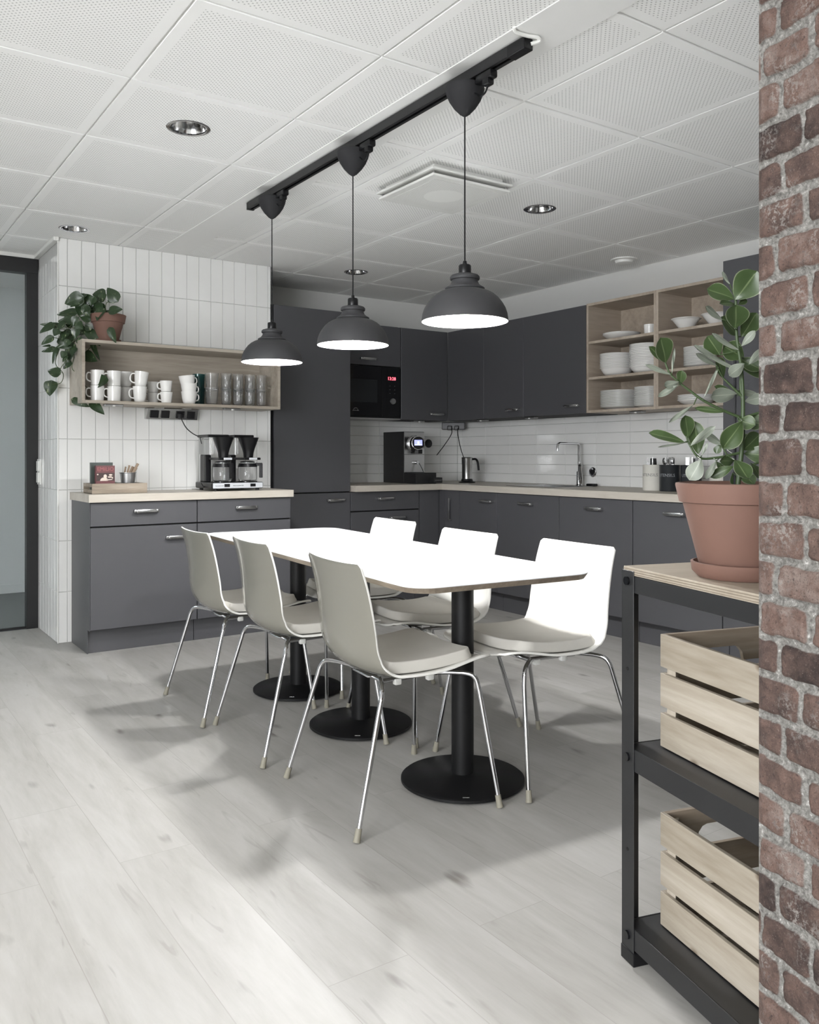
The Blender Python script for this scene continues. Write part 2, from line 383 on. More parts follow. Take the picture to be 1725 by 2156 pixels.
# ceiling: plenum slab, grid bars, tiles lying just below them, round cut-outs for the downlights
DLS = [(1.195, 3.302), (1.183, 5.137), (3.121, 3.327), (3.113, 5.209)]
bm = B()
box(bm, X0, XW, Y0, YW, ZC+.20, ZC+.22, mi=1)
i0 = math.floor((X0-GX0)/GT); i1 = math.ceil((XW-GX0)/GT); j0 = math.floor((Y0-GY0)/GT); j1 = math.ceil((YW-GY0)/GT)
for i in range(i0, i1+1):
    x = GX0+i*GT
    if X0 < x+.015 and x-.015 < XW: box(bm, max(X0, x-.015), min(XW, x+.015), Y0, YW, ZC+.007, ZC+.012, mi=1)
for j in range(j0, j1+1):
    y = GY0+j*GT
    if Y0 < y+.015 and y-.015 < YW: box(bm, X0, XW, max(Y0, y-.015), min(YW, y+.015), ZC+.0072, ZC+.0122, mi=1)
HR = .074
for i in range(i0, i1):
    for j in range(j0, j1):
        a, b = max(GX0+i*GT+.004, X0), min(GX0+(i+1)*GT-.004, XW); c, d = max(GY0+j*GT+.005, Y0), min(GY0+(j+1)*GT-.005, YW)
        if b-a < .02 or d-c < .02: continue
        hit = [q for q in DLS if a < q[0] < b and c < q[1] < d]
        if not hit: box(bm, a, b, c, d, ZC, ZC+.0075, bev=.0015, seg=1); continue
        hx, hy = hit[0]; n = 48; ring = []; outer = []
        for k in range(n):
            t_ = 2*PI*k/n; cx_, sy_ = math.cos(t_), math.sin(t_)
            s_ = min(((b-hx) if cx_ > 0 else (hx-a))/max(abs(cx_), 1e-6), ((d-hy) if sy_ > 0 else (hy-c))/max(abs(sy_), 1e-6))
            ring.append((hx+HR*cx_, hy+HR*sy_)); outer.append((hx+s_*cx_, hy+s_*sy_))
        for q in ((a, c), (b, c), (b, d), (a, d)):
            k = min(range(n), key=lambda k_: (outer[k_][0]-q[0])**2+(outer[k_][1]-q[1])**2); outer[k] = q
        L0 = [bm.verts.new((x, y, ZC)) for x, y in outer]; L1 = [bm.verts.new((x, y, ZC)) for x, y in ring]
        U0 = [bm.verts.new((x, y, ZC+.0075)) for x, y in outer]; U1 = [bm.verts.new((x, y, ZC+.0075)) for x, y in ring]
        for k in range(n):
            k2 = (k+1) % n
            for f in ((L0[k], L0[k2], L1[k2], L1[k]), (U0[k], U1[k], U1[k2], U0[k2]), (L0[k], U0[k], U0[k2], L0[k2]), (L1[k], L1[k2], U1[k2], U1[k])): bm.faces.new(f)
cl = struct('ceiling', bm, [M['perf'], M['tbar']], label='white perforated suspended ceiling tiles')
bm = B(); box(bm, 1.735, 1.925, Y0, 5.388, ZC-.0035, ZC-.0005, bev=.001)
struct('trim_1', bm, M['ceil_plain'], label='plain white board strip running across the ceiling above the lamps')
# walls
bm = B(); box(bm, 1.10, XW+.1, YW, YW+.015, 0, ZC+.03); box(bm, -3.5, 1.10, 6.03, 6.045, 2.40, ZC+.03); struct('wall_back', bm, M['wall'])
bm = B(); box(bm, XW, XW+.1, Y0, YW, 0, ZC+.03); struct('wall_right', bm, M['wall'])
bm = B(); box(bm, X0, XW, Y0-.1, Y0, 0, ZC+.03); struct('wall_front', bm, M['wall'])
bm = B(); box(bm, X0-.1, X0, Y0, 6.05, 0, .75); box(bm, X0-.1, X0, Y0, 6.05, 2.15, ZC+.03); box(bm, X0-.1, X0, 1.15, 6.05, .75, 2.15); box(bm, X0-.1, X0, Y0, -2.35, .75, 2.15)
struct('wall_left', bm, M['wall'])
bm = B()
for k in range(5): box(bm, X0-.06, X0-.0, -2.35+k*.86, -2.29+k*.86, .75, 2.15)
box(bm, X0-.06, X0, -2.35, 1.15, .75, .81); box(bm, X0-.06, X0, -2.35, 1.15, 2.09, 2.15)
struct('window_1', bm, M['whiteplastic'])
bm = B(); box(bm, -2.2, 3.1, 7.6, 7.7, 0, 2.6); box(bm, -2.3, -2.2, 6.02, 7.7, 0, 2.6); box(bm, 3.0, 3.1, 6.02, 7.7, 0, 2.6)
M['farwall'] = plain('far_room_wall', S(212, 215, 215), .8, var=.02)
struct('wall_far_room', bm, M['farwall'])
bm = B(); box(bm, -2.2, 3.0, 6.02, 7.6, 2.50, 2.55); struct('ceiling_far_room', bm, M['ceil_plain'])
bm = B(); box(bm, -2.2, 3.0, 7.588, 7.6, 0, .07); struct('baseboard_far_room', bm, M['farwall'])

def tiles(bm, O, U, V, N, nu, nv, tu, tv, u0=0.0, v0=0.0, umax=None, vmax=None, gap=.0026, th=.004):
    """glazed tiles laid in a stacked grid on the plane O + u U + v V, facing N"""
    rnd = random.Random(3)
    for i in range(nu):
        for j in range(nv):
            a, b = u0+i*tu+gap/2, u0+(i+1)*tu-gap/2; c, d = v0+j*tv+gap/2, v0+(j+1)*tv-gap/2
            a, c = max(a, 0), max(c, 0)
            if umax is not None: b = min(b, umax)
            if vmax is not None: d = min(d, vmax)
            if b-a < .006 or d-c < .006: continue
            e = .0014; t = [th+rnd.uniform(-.0007, .0007) for _ in range(4)]
            base = [O+U*x+V*y for x, y in ((a, c), (b, c), (b, d), (a, d))]
            top = [O+U*x+V*y+N*h for (x, y), h in zip(((a+e, c+e), (b-e, c+e), (b-e, d-e), (a+e, d-e)), t)]
            vb = [bm.verts.new(p) for p in base]; vt = [bm.verts.new(p) for p in top]
            bm.faces.new(vt)
            for k in range(4): bm.faces.new((vb[k], vb[(k+1) % 4], vt[(k+1) % 4], vt[k]))
V3 = Vector
# tiled partition with its two tiled faces (front faces -Y, side faces -X)
bm = B(); box(bm, 1.15, 2.535, 5.394, 5.985, 0, ZC-.0005, mi=1)
tiles(bm, V3((1.15, 5.394, 0)), V3((1, 0, 0)), V3((0, 0, 1)), V3((0, -1, 0)), 18, 9, .0821, .3063, u0=-.031, v0=0, umax=1.385, vmax=ZC-.001)
tiles(bm, V3((1.15, 5.394, 0)), V3((0, 1, 0)), V3((0, 0, 1)), V3((-1, 0, 0)), 8, 8, .0821, .3063, umax=.585, vmax=2.335)
box(bm, 1.143, 1.15, 5.387, 5.394, 0, ZC-.001, bev=.0015, mi=2)
o = struct('wall_tiled', bm, [M['tile'], M['grout'], M['whiteplastic']], label='partition covered in upright stacked white glazed tiles')
bm = B(); box(bm, 1.118, 1.1485, 5.372, 5.985, ZC-.024, ZC-.0005, bev=.003); struct('trim_2', bm, M['whiteplastic'], label='white edge trim where the tiled partition meets the ceiling')
# backsplashes
bm = B(); box(bm, 3.19, XW, 5.985, YW, .905, 1.415, mi=1)
tiles(bm, V3((3.19, 5.985, .905)), V3((1, 0, 0)), V3((0, 0, 1)), V3((0, -1, 0)), 5, 7, .3155, .0780, u0=-.02, v0=-.005, umax=1.43, vmax=.51)
struct('trim_3', bm, [M['tile'], M['grout']], label='white tile backsplash on the back wall')
bm = B(); box(bm, XW-.015, XW, 2.85, 5.982, .905, 1.415, mi=1)
tiles(bm, V3((XW-.015, 5.98, .905)), V3((0, -1, 0)), V3((0, 0, 1)), V3((-1, 0, 0)), 11, 7, .3162, .0780, u0=.066-.3162, v0=-.005, umax=3.12, vmax=.51)
struct('trim_4', bm, [M['tile'], M['grout']], label='white tile backsplash behind the sink')

# glass door in a black frame, left
M['doorglass'] = plain('door_glass', (.96, .975, .975), .0, trans=1.0, ior=1.08, var=.002)
d = B()
box(d, 1.075, 1.145, 5.955, 6.02, 0, 2.395); box(d, -.05, .02, 5.955, 6.02, 0, 2.395); box(d, -2.0, -1.93, 5.955, 6.02, 0, 2.395); box(d, -2.0, 1.145, 5.95, 6.025, 2.31, 2.405, bev=.003)
box(d, .02, 1.075, 5.975, 6.005, 0, .012)
box(d, -1.93, -.05, 5.975, 6.005, 0, .012)
dr = struct('door_1', d, M['black'], label='black framed glass door at the left edge')
bm = B(); box(bm, .018, 1.077, 5.985, 5.991, .012, 2.312); obj('pane', bm, M['doorglass'], dr)
bm = B(); box(bm, -1.932, -.048, 5.985, 5.991, .012, 2.312); obj('pane', bm, M['doorglass'], dr)
bm = B(); box(bm, -3.5, -2.0, 5.955, 6.02, 0, ZC+.02); struct('wall_door_side', bm, M['wall'])
bm = B(); box(bm, -2.0, 1.149, 5.953, 6.022, 2.406, ZC-.0006); struct('trim_5', bm, M['wall'], label='white strip above the glass door')

# old brick wall at the right, nearest the camera
EX = V3((.965, -.262, 0)); DX = V3((.262, .965, 0))
def vnoise(x, y, f, seed):
    rs = np.random.RandomState(seed); T = rs.rand(256, 256)
    X, Y = x*f, y*f; xi, yi = np.floor(X).astype(int), np.floor(Y).astype(int); fx, fy = X-xi, Y-yi
    fx = fx*fx*(3-2*fx); fy = fy*fy*(3-2*fy); g = lambda a, b: T[a % 256, b % 256]
    return (g(xi, yi)*(1-fx)+g(xi+1, yi)*fx)*(1-fy)+(g(xi, yi+1)*(1-fx)+g(xi+1, yi+1)*fx)*fy
def brickfield(u, z, seed):
    CH = .0609; off = 1.087 % CH
    zz = z+(vnoise(u, z, 14, seed+5)-.5)*.008+(vnoise(u, z, 60, seed+6)-.5)*.004
    row = np.floor((zz-off)/CH).astype(int); fz = (zz-off)-row*CH
    uu = u+(vnoise(u, z, 25, seed+7)-.5)*.008
    BL = .104; sh = np.where(row % 2 == 0, 0.0, .052)+((row*37) % 11)*.0022
    k = np.floor((uu+sh)/BL).astype(int); fu = (uu+sh)-k*BL
    j = ((k*73856093) ^ (row*19349663)) & 1023; j = j/1023.0
    hw, hh = (BL-.009)/2-j*.003, (CH-.010)/2-((j*7) % 1)*.003
    dx = np.abs(fu-BL/2)-hw+.007; dz = np.abs(fz-CH/2)-hh+.007
    sd = np.hypot(np.maximum(dx, 0), np.maximum(dz, 0))-.007
    m = np.clip(.5-sd/.006, 0, 1); m = m*m*(3-2*m)
    h = m*(.010+j*.004)+(vnoise(u, z, 90, seed)-.5)*.0045+(vnoise(u, z, 260, seed+1)-.5)*.002-(vnoise(u, z, 120, seed+3) > .86)*.002*m
    return h, m, j
def brickgrid(us, zs, mapf, seed, V, Fc, A, T):
    U, Z = np.meshgrid(us, zs, indexing='ij'); h, m, j = brickfield(U, Z, seed); b0 = len(V)
    for a, c, e in zip(U.ravel(), Z.ravel(), h.ravel()): V.append(mapf(a, c, e))
    A.extend(m.ravel().tolist()); T.extend(j.ravel().tolist()); n = len(zs)
    for i in range(len(us)-1):
        for k in range(n-1): q = b0+i*n+k; Fc.append((q, q+1, q+n+1, q+n))
V, Fc, A, T = [], [], [], []
E0, D1 = .957, 1.078
zs = np.arange(0, ZC, .004); zs = np.append(zs, ZC-.0006)
us = np.concatenate([np.arange(-1.8, .6, .013), np.arange(.6, D1-.004, .0036), [D1]])
def mf(a, c, e):
    t_ = min(1.0, max(0.0, (D1-a)/.014)); e = .0035+(e-.0035)*t_
    p = DX*a+EX*(E0-(e-.0035)*.8); return (p.x, p.y, c)
brickgrid(us, zs, mf, 11, V, Fc, A, T)
us2 = np.concatenate([[0], np.arange(.004, .42, .007), [.42]])
def mf2(a, c, e): p = DX*(D1+(e-.0035)*min(1.0, a/.02)*.5)+EX*(E0+a); return (p.x, p.y, c)
brickgrid(us2, zs, mf2, 23, V, Fc, A, T)
b0 = len(V)
for a, dd in ((E0+.42, D1), (E0+.42, -1.8), (E0, -1.8)):
    p = DX*dd+EX*a; V.append((p.x, p.y, 0)); V.append((p.x, p.y, ZC-.0006))
A += [0]*6; T += [0]*6
Fc += [(b0, b0+1, b0+3, b0+2), (b0+2, b0+3, b0+5, b0+4)]
me = bpy.data.meshes.new('wall_brick'); me.from_pydata(V, [], Fc); me.materials.append(M['brick'])
for nm, dat in (('brick', A), ('tone', T)):
    at = me.attributes.new(nm, 'FLOAT', 'POINT'); at.data.foreach_set('value', dat)
for p in me.polygons: p.use_smooth = True
bw = bpy.data.objects.new('wall_brick', me); COL.objects.link(bw); bw['kind'] = 'structure'; bw['label'] = 'rough old red brick wall with grey mortar at the right edge'

# ---------------- kitchen units ----------------
def handle_bm(cx, yf, z, L=.14, vertical=False):
    bm = B(); r = .0055
    if vertical:
        for s in (-1, 1): box(bm, cx-.006, cx+.006, yf-.024, yf, z+s*(L/2-.008)-.008, z+s*(L/2-.008)+.008, bev=.002)
        box(bm, cx-.006, cx+.006, yf-.032, yf-.022, z-L/2, z+L/2, bev=.003)
    else:
        for s in (-1, 1): box(bm, cx+s*(L/2-.007)-.009, cx+s*(L/2-.007)+.009, yf-.026, yf, z-.009, z+.009, bev=.003)
        box(bm, cx-L/2+.012, cx+L/2-.012, yf-.032, yf-.020, z-.0105, z+.0105, bev=.004)
    return bm
def unit(name, label, w, z0, z1, depth, fronts, loc, rz, cat='cabinet', group=None, plinth=False, sides=True):
    """local frame: x 0..w to the right, front faces -Y at y=0 (door outside), base at z=0"""
    t = thing(name, label, cat, loc, rz, group)
    bm = B(); box(bm, .001, w-.001, .021, depth, z0, z1); obj('body', bm, M['cabgap'], t)
    if plinth: bm = B(); box(bm, .001, w-.001, .062, .08, 0, z0-.0005); obj('plinth', bm, M['cab'], t)
    for fr in fronts:
        kind, a, b, c, d = fr[:5]
        bm = B(); box(bm, a+.0018, b-.0018, 0, .0205, c+.0018, d-.0018, bev=.0012, seg=1); fo = obj(kind, bm, M['cab'], t)
        if len(fr) > 5 and fr[5]:
            hx, hz, vert = fr[5]; obj('handle', handle_bm(hx, 0, hz, vertical=vert), M['steel'], fo, True)
    return t
G1 = 'grey base cabinets by the tiled partition'
u = unit('base_cabinet', 'grey drawer and door cabinet at the outer end, under the wooden tray', .623, .135, .859, .424,
     [('drawer', 0, .623, .722, .857, (.312, .803, 0)), ('door', 0, .623, .137, .717, (.50, .642, 0))], (1.226, 4.96, 0), 0, group=G1, plinth=True)
bm = B(); box(bm, -.003, .0, .002, .424, .135, .859); box(bm, -.003, 0, .045, .424, 0, .135); obj('side_panel', bm, M['cab'], u)
unit('base_cabinet', 'grey drawer and door cabinet under the filter coffee machine', .623, .135, .859, .424,
     [('drawer', 0, .623, .722, .857, (.312, .803, 0)), ('door', 0, .623, .137, .717, (.125, .642, 0))], (1.851, 4.96, 0), 0, group=G1, plinth=True)
bm = B(); box(bm, 1.213, 2.484, 4.935, 5.386, .860, .905, bev=.002)
props(obj('countertop', bm, M['counter']), 'short pale birch countertop against the upright white tiles', 'countertop')
# back run
unit('tall_cabinet', 'tall dark grey cabinet between tiled partition and microwave', .615, .135, 2.178, .575,
     [('door', 0, .615, .862, 2.176), ('door', 0, .615, .137, .856, (.485, .803, 0))], (2.565, 5.40, 0), 0, plinth=True)
bm = B(); box(bm, 2.543, 2.563, 5.43, 5.975, 0, 2.178); props(obj('filler_panel', bm, M['black']), 'narrow black filler strip beside the tall grey cabinet', 'panel')
unit('base_cabinet', 'dark grey two-drawer cabinet beneath the espresso machine', .615, .135, .859, .575,
     [('drawer', 0, .615, .715, .857, (.295, .803, 0)), ('drawer', 0, .615, .137, .709, (.40, .655, 0))], (3.183, 5.40, 0), 0, plinth=True)
t = thing('corner_cabinet', 'dark grey corner base cabinet with blank panel and narrow pull-out', 'cabinet', (3.80, 5.40, 0))
bm = B(); box(bm, .0, .835, .021, .58, .135, .859); box(bm, .212, .835, -.255, .021, .135, .859); obj('body', bm, M['cabgap'], t)
bm = B(); box(bm, .002, .188, 0, .0205, .139, .857, bev=.001); obj('panel', bm, M['cab'], t)
bm = B(); box(bm, .190, .211, -.070, .0, .139, .857, bev=.001); obj('panel', bm, M['cab'], t)
bm = B(); box(bm, .190, .2105, -.257, -.073, .139, .857, bev=.001); dd = obj('door', bm, M['cab'], t)
bm = B(); box(bm, .158, .168, -.165, -.153, .62, .80, bev=.003)
for z in (.63, .79): box(bm, .166, .190, -.165, -.153, z-.007, z+.007, bev=.002)
obj('handle', bm, M['steel'], dd, True)
bm = B(); box(bm, .0, .27, .062, .08, 0, .1345); box(bm, .25, .27, -.255, .062, 0, .1345); obj('plinth', bm, M['cab'], t)
# right run: local x -> world -Y
R = -PI/2
specs = [(5.142, .440, .335, 'dark grey base cabinet nearest the kitchen corner'), (4.700, .627, .317, 'dark grey base cabinet under the sink'),
         (4.071, .620, .318, 'dark grey base cabinet under the cream canister, right of the sink unit'), (3.449, .618, .312, 'dark grey base cabinet next to the tall right-hand cabinet')]
for y, wd, hx, lab in specs:
    unit('base_cabinet', lab, wd, .135, .859, .62, [('door', 0, wd, .137, .857, (hx, .792, 0))], (3.99, y, 0), R, group='dark grey base cabinets along the sink wall', plinth=True)
unit('tall_cabinet', 'tall dark grey cabinet behind the potted plant', .62, .135, 2.175, .62, [('door', 0, .62, .137, 1.20), ('door', 0, .62, 1.206, 2.173)], (3.99, 2.828, 0), R, plinth=True)
bm = B()
cx0, cy0, ct0, ct1 = 3.968, 5.335, .860, .905
box(bm, 3.185, XW-.016, cy0, 5.984, ct0, ct1, bev=.0015)
o1 = obj('countertop', bm, M['counter'])
bm = B()
for q in ((cx0, 4.135, 2.832, cy0), (4.465, XW-.016, 2.832, cy0), (4.135, 4.465, 2.832, 4.255), (4.135, 4.465, 4.725, cy0)): box(bm, q[0], q[1], q[2], q[3], ct0, ct1)
ct = obj('countertop', bm, M['counterY'])
o1.name = 'countertop_section'
tt = thing('countertop', 'long pale birch L-shaped countertop around the kitchen corner', 'countertop')
ct.name = 'sink_wall_slab'; o1.name = 'back_wall_slab'; ct.parent = tt; o1.parent = tt
# sink
t = thing('sink', 'inset stainless steel sink in the long countertop', 'sink', (4.30, 4.49, .905))
bm = B()
for q in ((-.185, .185, -.255, -.225), (-.185, .185, .225, .255), (-.185, -.155, -.225, .225), (.155, .185, -.225, .225)): box(bm, q[0], q[1], q[2], q[3], 0, .0035)
obj('rim', bm, M['steel'], t)
bm = B()
box(bm, -.158, .158, -.228, .228, -.044, -.042)
for q in ((-.16, -.157, -.228, .228), (.157, .16, -.228, .228), (-.16, .16, -.23, -.227), (-.16, .16, .227, .23)): box(bm, q[0], q[1], q[2], q[3], -.044, 0)
obj('basin', bm, M['steel2'], t)
# faucet
t = thing('faucet', 'chrome single-lever kitchen faucet with square arched spout', 'faucet', (4.545, 4.43, .9055), math.radians(180))
bm = B(); lathe(bm, [(0, 0), (.027, 0), (.027, .006), (.020, .012), (.019, .10), (.0165, .105), (0, .105)], 24); obj('body', bm, M['chrome'], t, True)
bm = B(); tube(bm, [(0, 0, .10), (0, 0, .29), (.006, 0, .302), (.018, 0, .308), (.215, .02, .308), (.232, .022, .302), (.238, .023, .286), (.238, .023, .255)], .0095, 12); obj('spout', bm, M['chrome'], t, True)
bm = B(); tube(bm, [(.01, .025, .02), (.045, .055, .15)], [.014, .017], 12); tube(bm, [(.04, .05, .152), (.085, .085, .168)], [.012, .006], 8); obj('lever', bm, M['chrome'], t, True)
# uppers
unit('wall_cabinet', 'small dark grey flap cabinet above the microwave', .615, .0, .325, .28, [('door', 0, .625, 0, .322, (.31, .048, 0))], (3.20, 5.70, 1.837), 0)
unit('wall_cabinet', 'dark grey wall cabinet right of the microwave', .471, 0, .747, .28, [('door', 0, .4715, 0, .745, (.345, .055, 0))], (3.83, 5.70, 1.415), 0)
GU = 'dark grey wall cabinets on the sink wall'
bm = None
unit('wall_cabinet', 'blank-fronted dark grey wall cabinet in the kitchen corner', .476, 0, .747, .32, [('door', 0, .476, 0, .745)], (4.30, 5.7005, 1.415), R, group=GU)
unit('wall_cabinet', 'narrow dark grey wall cabinet between corner cabinet and wide one', .463, 0, .747, .32, [('door', 0, .463, 0, .745, (.355, .057, 0))], (4.30, 5.224, 1.415), R, group=GU)
unit('wall_cabinet', 'wide dark grey wall cabinet beside the open dish shelves', .632, 0, .747, .32, [('door', 0, .632, 0, .745, (.51, .057, 0))], (4.30, 4.76, 1.415), R, group=GU)
# microwave
t = thing('microwave', 'black built-in microwave with red digital clock', 'microwave', (3.20, 5.695, 1.425))
bm = B(); box(bm, 0, .62, .012, .30, 0, .408); obj('body', bm, M['blackplastic'], t)
bm = B(); box(bm, .002, .44, 0, .012, .012, .405, bev=.002); dr2 = obj('door', bm, M['blackgloss'], t)
bm = B(); box(bm, .04, .40, -.0006, .0, .12, .30); obj('window', bm, plain('microwave_window', (.015, .017, .018), .15), dr2)
bm = B(); box(bm, .0, .012, -.02, 0, .12, .30, bev=.003); obj('handle', bm, M['cab'], dr2)
bm = B(); box(bm, .442, .62, 0, .012, .012, .405, bev=.002); cp = obj('control_panel', bm, M['blackgloss'], t)
bm = B(); lathe(bm, [(0, 0), (.024, 0), (.022, .014), (0, .014)], 28, mat=Matrix.Translation((.545, 0, .135)) @ Matrix.Rotation(PI/2, 4, 'X')); obj('dial', bm, M['steel2'], cp, True)
M['red'] = emit('red_display', (1.0, .10, .14), 3.2)
lettering('13:28', .036, M['red'], cp, Matrix.Translation((.535, -.001, .315)) @ FACE_NY, name='clock_digits')
for r_ in range(3):
    for c_ in range(2):
        bm = B(); box(bm, .515+c_*.045, .523+c_*.045, -.001, 0, .195+r_*.03, .200+r_*.03); obj('button', bm, M['cab'], cp)
bm = B(); tube(bm, [(.20+.020*math.cos(a), -.001, .055+.018*math.sin(a)) for a in [PI*k/10 for k in range(11)]], .0016, 6); tube(bm, [(.17, -.001, .052), (.23, -.001, .052)], .0016, 6); obj('logo', bm, M['steel'], dr2)
bm = B(); box(bm, 0, .62, .0, .30, -.012, -.001); obj('bottom_panel', bm, M['steel2'], t)
# open dish shelves on the sink wall
def open_shelf(name, label, w, h, dpt, levels, mat, loc, rz, th=.0175, group=None, back=True):
    t = thing(name, label, 'shelf', loc, rz, group)
    for x in (0, w-th): bm = B(); box(bm, x, x+th, 0, dpt, 0, h, bev=.0006, seg=1); obj('side_panel', bm, mat[1], t)
    for z in (0, h-th): bm = B(); box(bm, th, w-th, 0, dpt, z, z+th, bev=.0006, seg=1); obj('board', bm, mat[0], t)
    for z in levels: bm = B(); box(bm, th, w-th, .004, dpt-.008, z, z+th, bev=.0006, seg=1); obj('board', bm, mat[0], t)
    bm = B(); box(bm, th, w-th, dpt-.007, dpt-.001, th, h-th); obj('back_panel', bm, mat[0], t)
    return t
SZ = [.2435, .4875]                             # tops of boards measured from the case bottom
LV = [.226, .470]
open_shelf('dish_shelf', 'open birch dish shelf beside the grey wall cabinet, with bowl and plate stacks', .592, .747, .335, LV, (M['oakY'], M['oakY']), (4.30, 4.123, 1.417), R, group='open birch dish shelves')
open_shelf('dish_shelf', 'open birch dish shelf partly behind the plant leaves', .592, .747, .335, LV, (M['oakY'], M['oakY']), (4.30, 3.530, 1.417), R, group='open birch dish shelves')
open_shelf('mug_shelf', 'long low open oak shelf with mugs and glasses on the white tiles', 1.25, .367, .300, [], (M['oak'], M['oak']), (1.212, 5.085, 1.428), 0)
# small lights under cabinets and shelf
def spot(x, y, z, rz, label):
    t = thing('cabinet_light', label, 'light', (x, y, z), rz, 'small under-cabinet lights')
    bm = B(); box(bm, -.055, .055, -.02, .02, -.012, 0, bev=.003); obj('housing', bm, M['steel2'], t)
    bm = B(); lathe(bm, [(0, -.004), (.009, -.004), (.009, .003), (0, .003)], 16, c=(.0, -.02, -.010)); obj('lens', bm, M['whiteplastic'], t, True)
    return t
spot(1.40, 5.13, 1.4275, 0, 'small grey light under the left half of the mug shelf')
spot(2.14, 5.13, 1.4275, 0, 'small grey light under the right half of the mug shelf')
spot(3.27, 5.74, 1.4125, 0, 'small light under the left end of the microwave')
spot(4.03, 5.75, 1.4145, 0, 'small light under the cabinet right of the microwave')
spot(4.35, 5.30, 1.4145, R, 'small light under the corner wall cabinet')
spot(4.35, 4.73, 1.4145, R, 'small light under the wide grey wall cabinet')
spot(4.35, 3.72, 1.4145, R, 'small light under the open birch dish shelf')
bm = B(); lathe(bm, [(0, 0), (.034, 0), (.036, .004), (.030, .010), (.022, .010), (.020, .004), (0, .004)], 28, mat=Matrix.Translation((4.6205, 4.365, 1.005)) @ Matrix.Rotation(-PI/2, 4, 'Y')); so = obj('wall_socket', bm, M['chrome'], None, True)
props(so, 'round chrome socket on the tiles right of the faucet', 'socket')
bm = B(); lathe(bm, [(0, .0105), (.019, .0105), (.019, .0108), (0, .0108)], 20, mat=Matrix.Translation((4.6205, 4.365, 1.005)) @ Matrix.Rotation(-PI/2, 4, 'Y')); obj('insert', bm, M['blackplastic'], so)
bm = B(); box(bm, 4.50, 4.56, 4.26, 4.32, .9055, .925, bev=.006); props(obj('sink_plug', bm, M['blackplastic']), 'small black plug lying right of the faucet', 'plug')
# light switch on the side of the partition
t = thing('light_switch', 'white double light switch on the side of the tiled partition', 'switch', (1.1455, 5.90, 1.02))
bm = B(); box(bm, -.010, 0, -.042, .042, -.082, .082, bev=.002); obj('frame', bm, M['whiteplastic'], t)
for z in (-.037, .037):
    bm = B(); box(bm, -.018, -.009, -.03, .03, z-.033, z+.033, bev=.003); obj('rocker', bm, M['whiteplastic'], t)
# power strip under the mug shelf
t = thing('power_strip', 'silver four-outlet power strip under the mug shelf', 'power strip', (1.83, 5.36, 1.392))
bm = B(); vs = box(bm, -.168, .168, -.028, .028, -.036, .034, bev=.004)
for v in bm.verts:
    if v.co.y < 0 and v.co.z < 0: v.co.y += .022
obj('housing', bm, M['steel'], t)
for x in (-.118, -.048, .048, .118):
    bm = B(); box(bm, x-.027, x+.027, -.006, .006, -.024, .024, bev=.003, mat=Matrix.Translation((0, -.0185, -.004)) @ Matrix.Rotation(.32, 4, 'X')); obj('outlet', bm, M['blackplastic'], t)
for x in (-.09, .09):
    bm = B(); box(bm, x-.03, x+.03, -.028, 0, .033, .0355); obj('bracket', bm, M['whiteplastic'], t)
bm = B(); box(bm, 1.858, 1.898, 5.318, 5.333, 1.366, 1.395, bev=.004)
tube(bm, [(1.878, 5.322, 1.37), (1.884, 5.315, 1.345), (1.91, 5.31, 1.30), (1.95, 5.30, 1.265), (1.985, 5.27, 1.24), (2.00, 5.26, 1.2)], .0035, 8, smooth=5)
CORD1 = obj('power_cord', bm, M['blackplastic'], None, True)
# corner power box with two cords
t = thing('power_strip', 'dark corner power box under the wall cabinets behind the espresso machine', 'power strip', (4.47, 5.84, 1.385), math.radians(-45))
bm = B(); box(bm, -.10, .10, -.03, .03, -.035, .028, bev=.006); obj('housing', bm, M['cab'], t)
for x in (-.03, .03):
    bm = B(); box(bm, x-.02, x+.02, -.045, -.028, -.04, -.002, bev=.006); obj('outlet', bm, M['black'], t)
bm = B(); tube(bm, [(4.425, 5.81, 1.36), (4.40, 5.78, 1.31), (4.33, 5.78, 1.22), (4.26, 5.80, 1.13)], .0035, 8, smooth=5)
CORD2 = obj('power_cord', bm, M['blackplastic'], None, True)
bm = B(); tube(bm, [(4.465, 5.775, 1.36), (4.44, 5.74, 1.30), (4.44, 5.70, 1.18), (4.46, 5.66, 1.06), (4.42, 5.60, .98), (4.36, 5.50, .915), (4.345, 5.48, .912)], .0035, 8, smooth=5)
CORD3 = obj('power_cord', bm, M['blackplastic'], None, True)
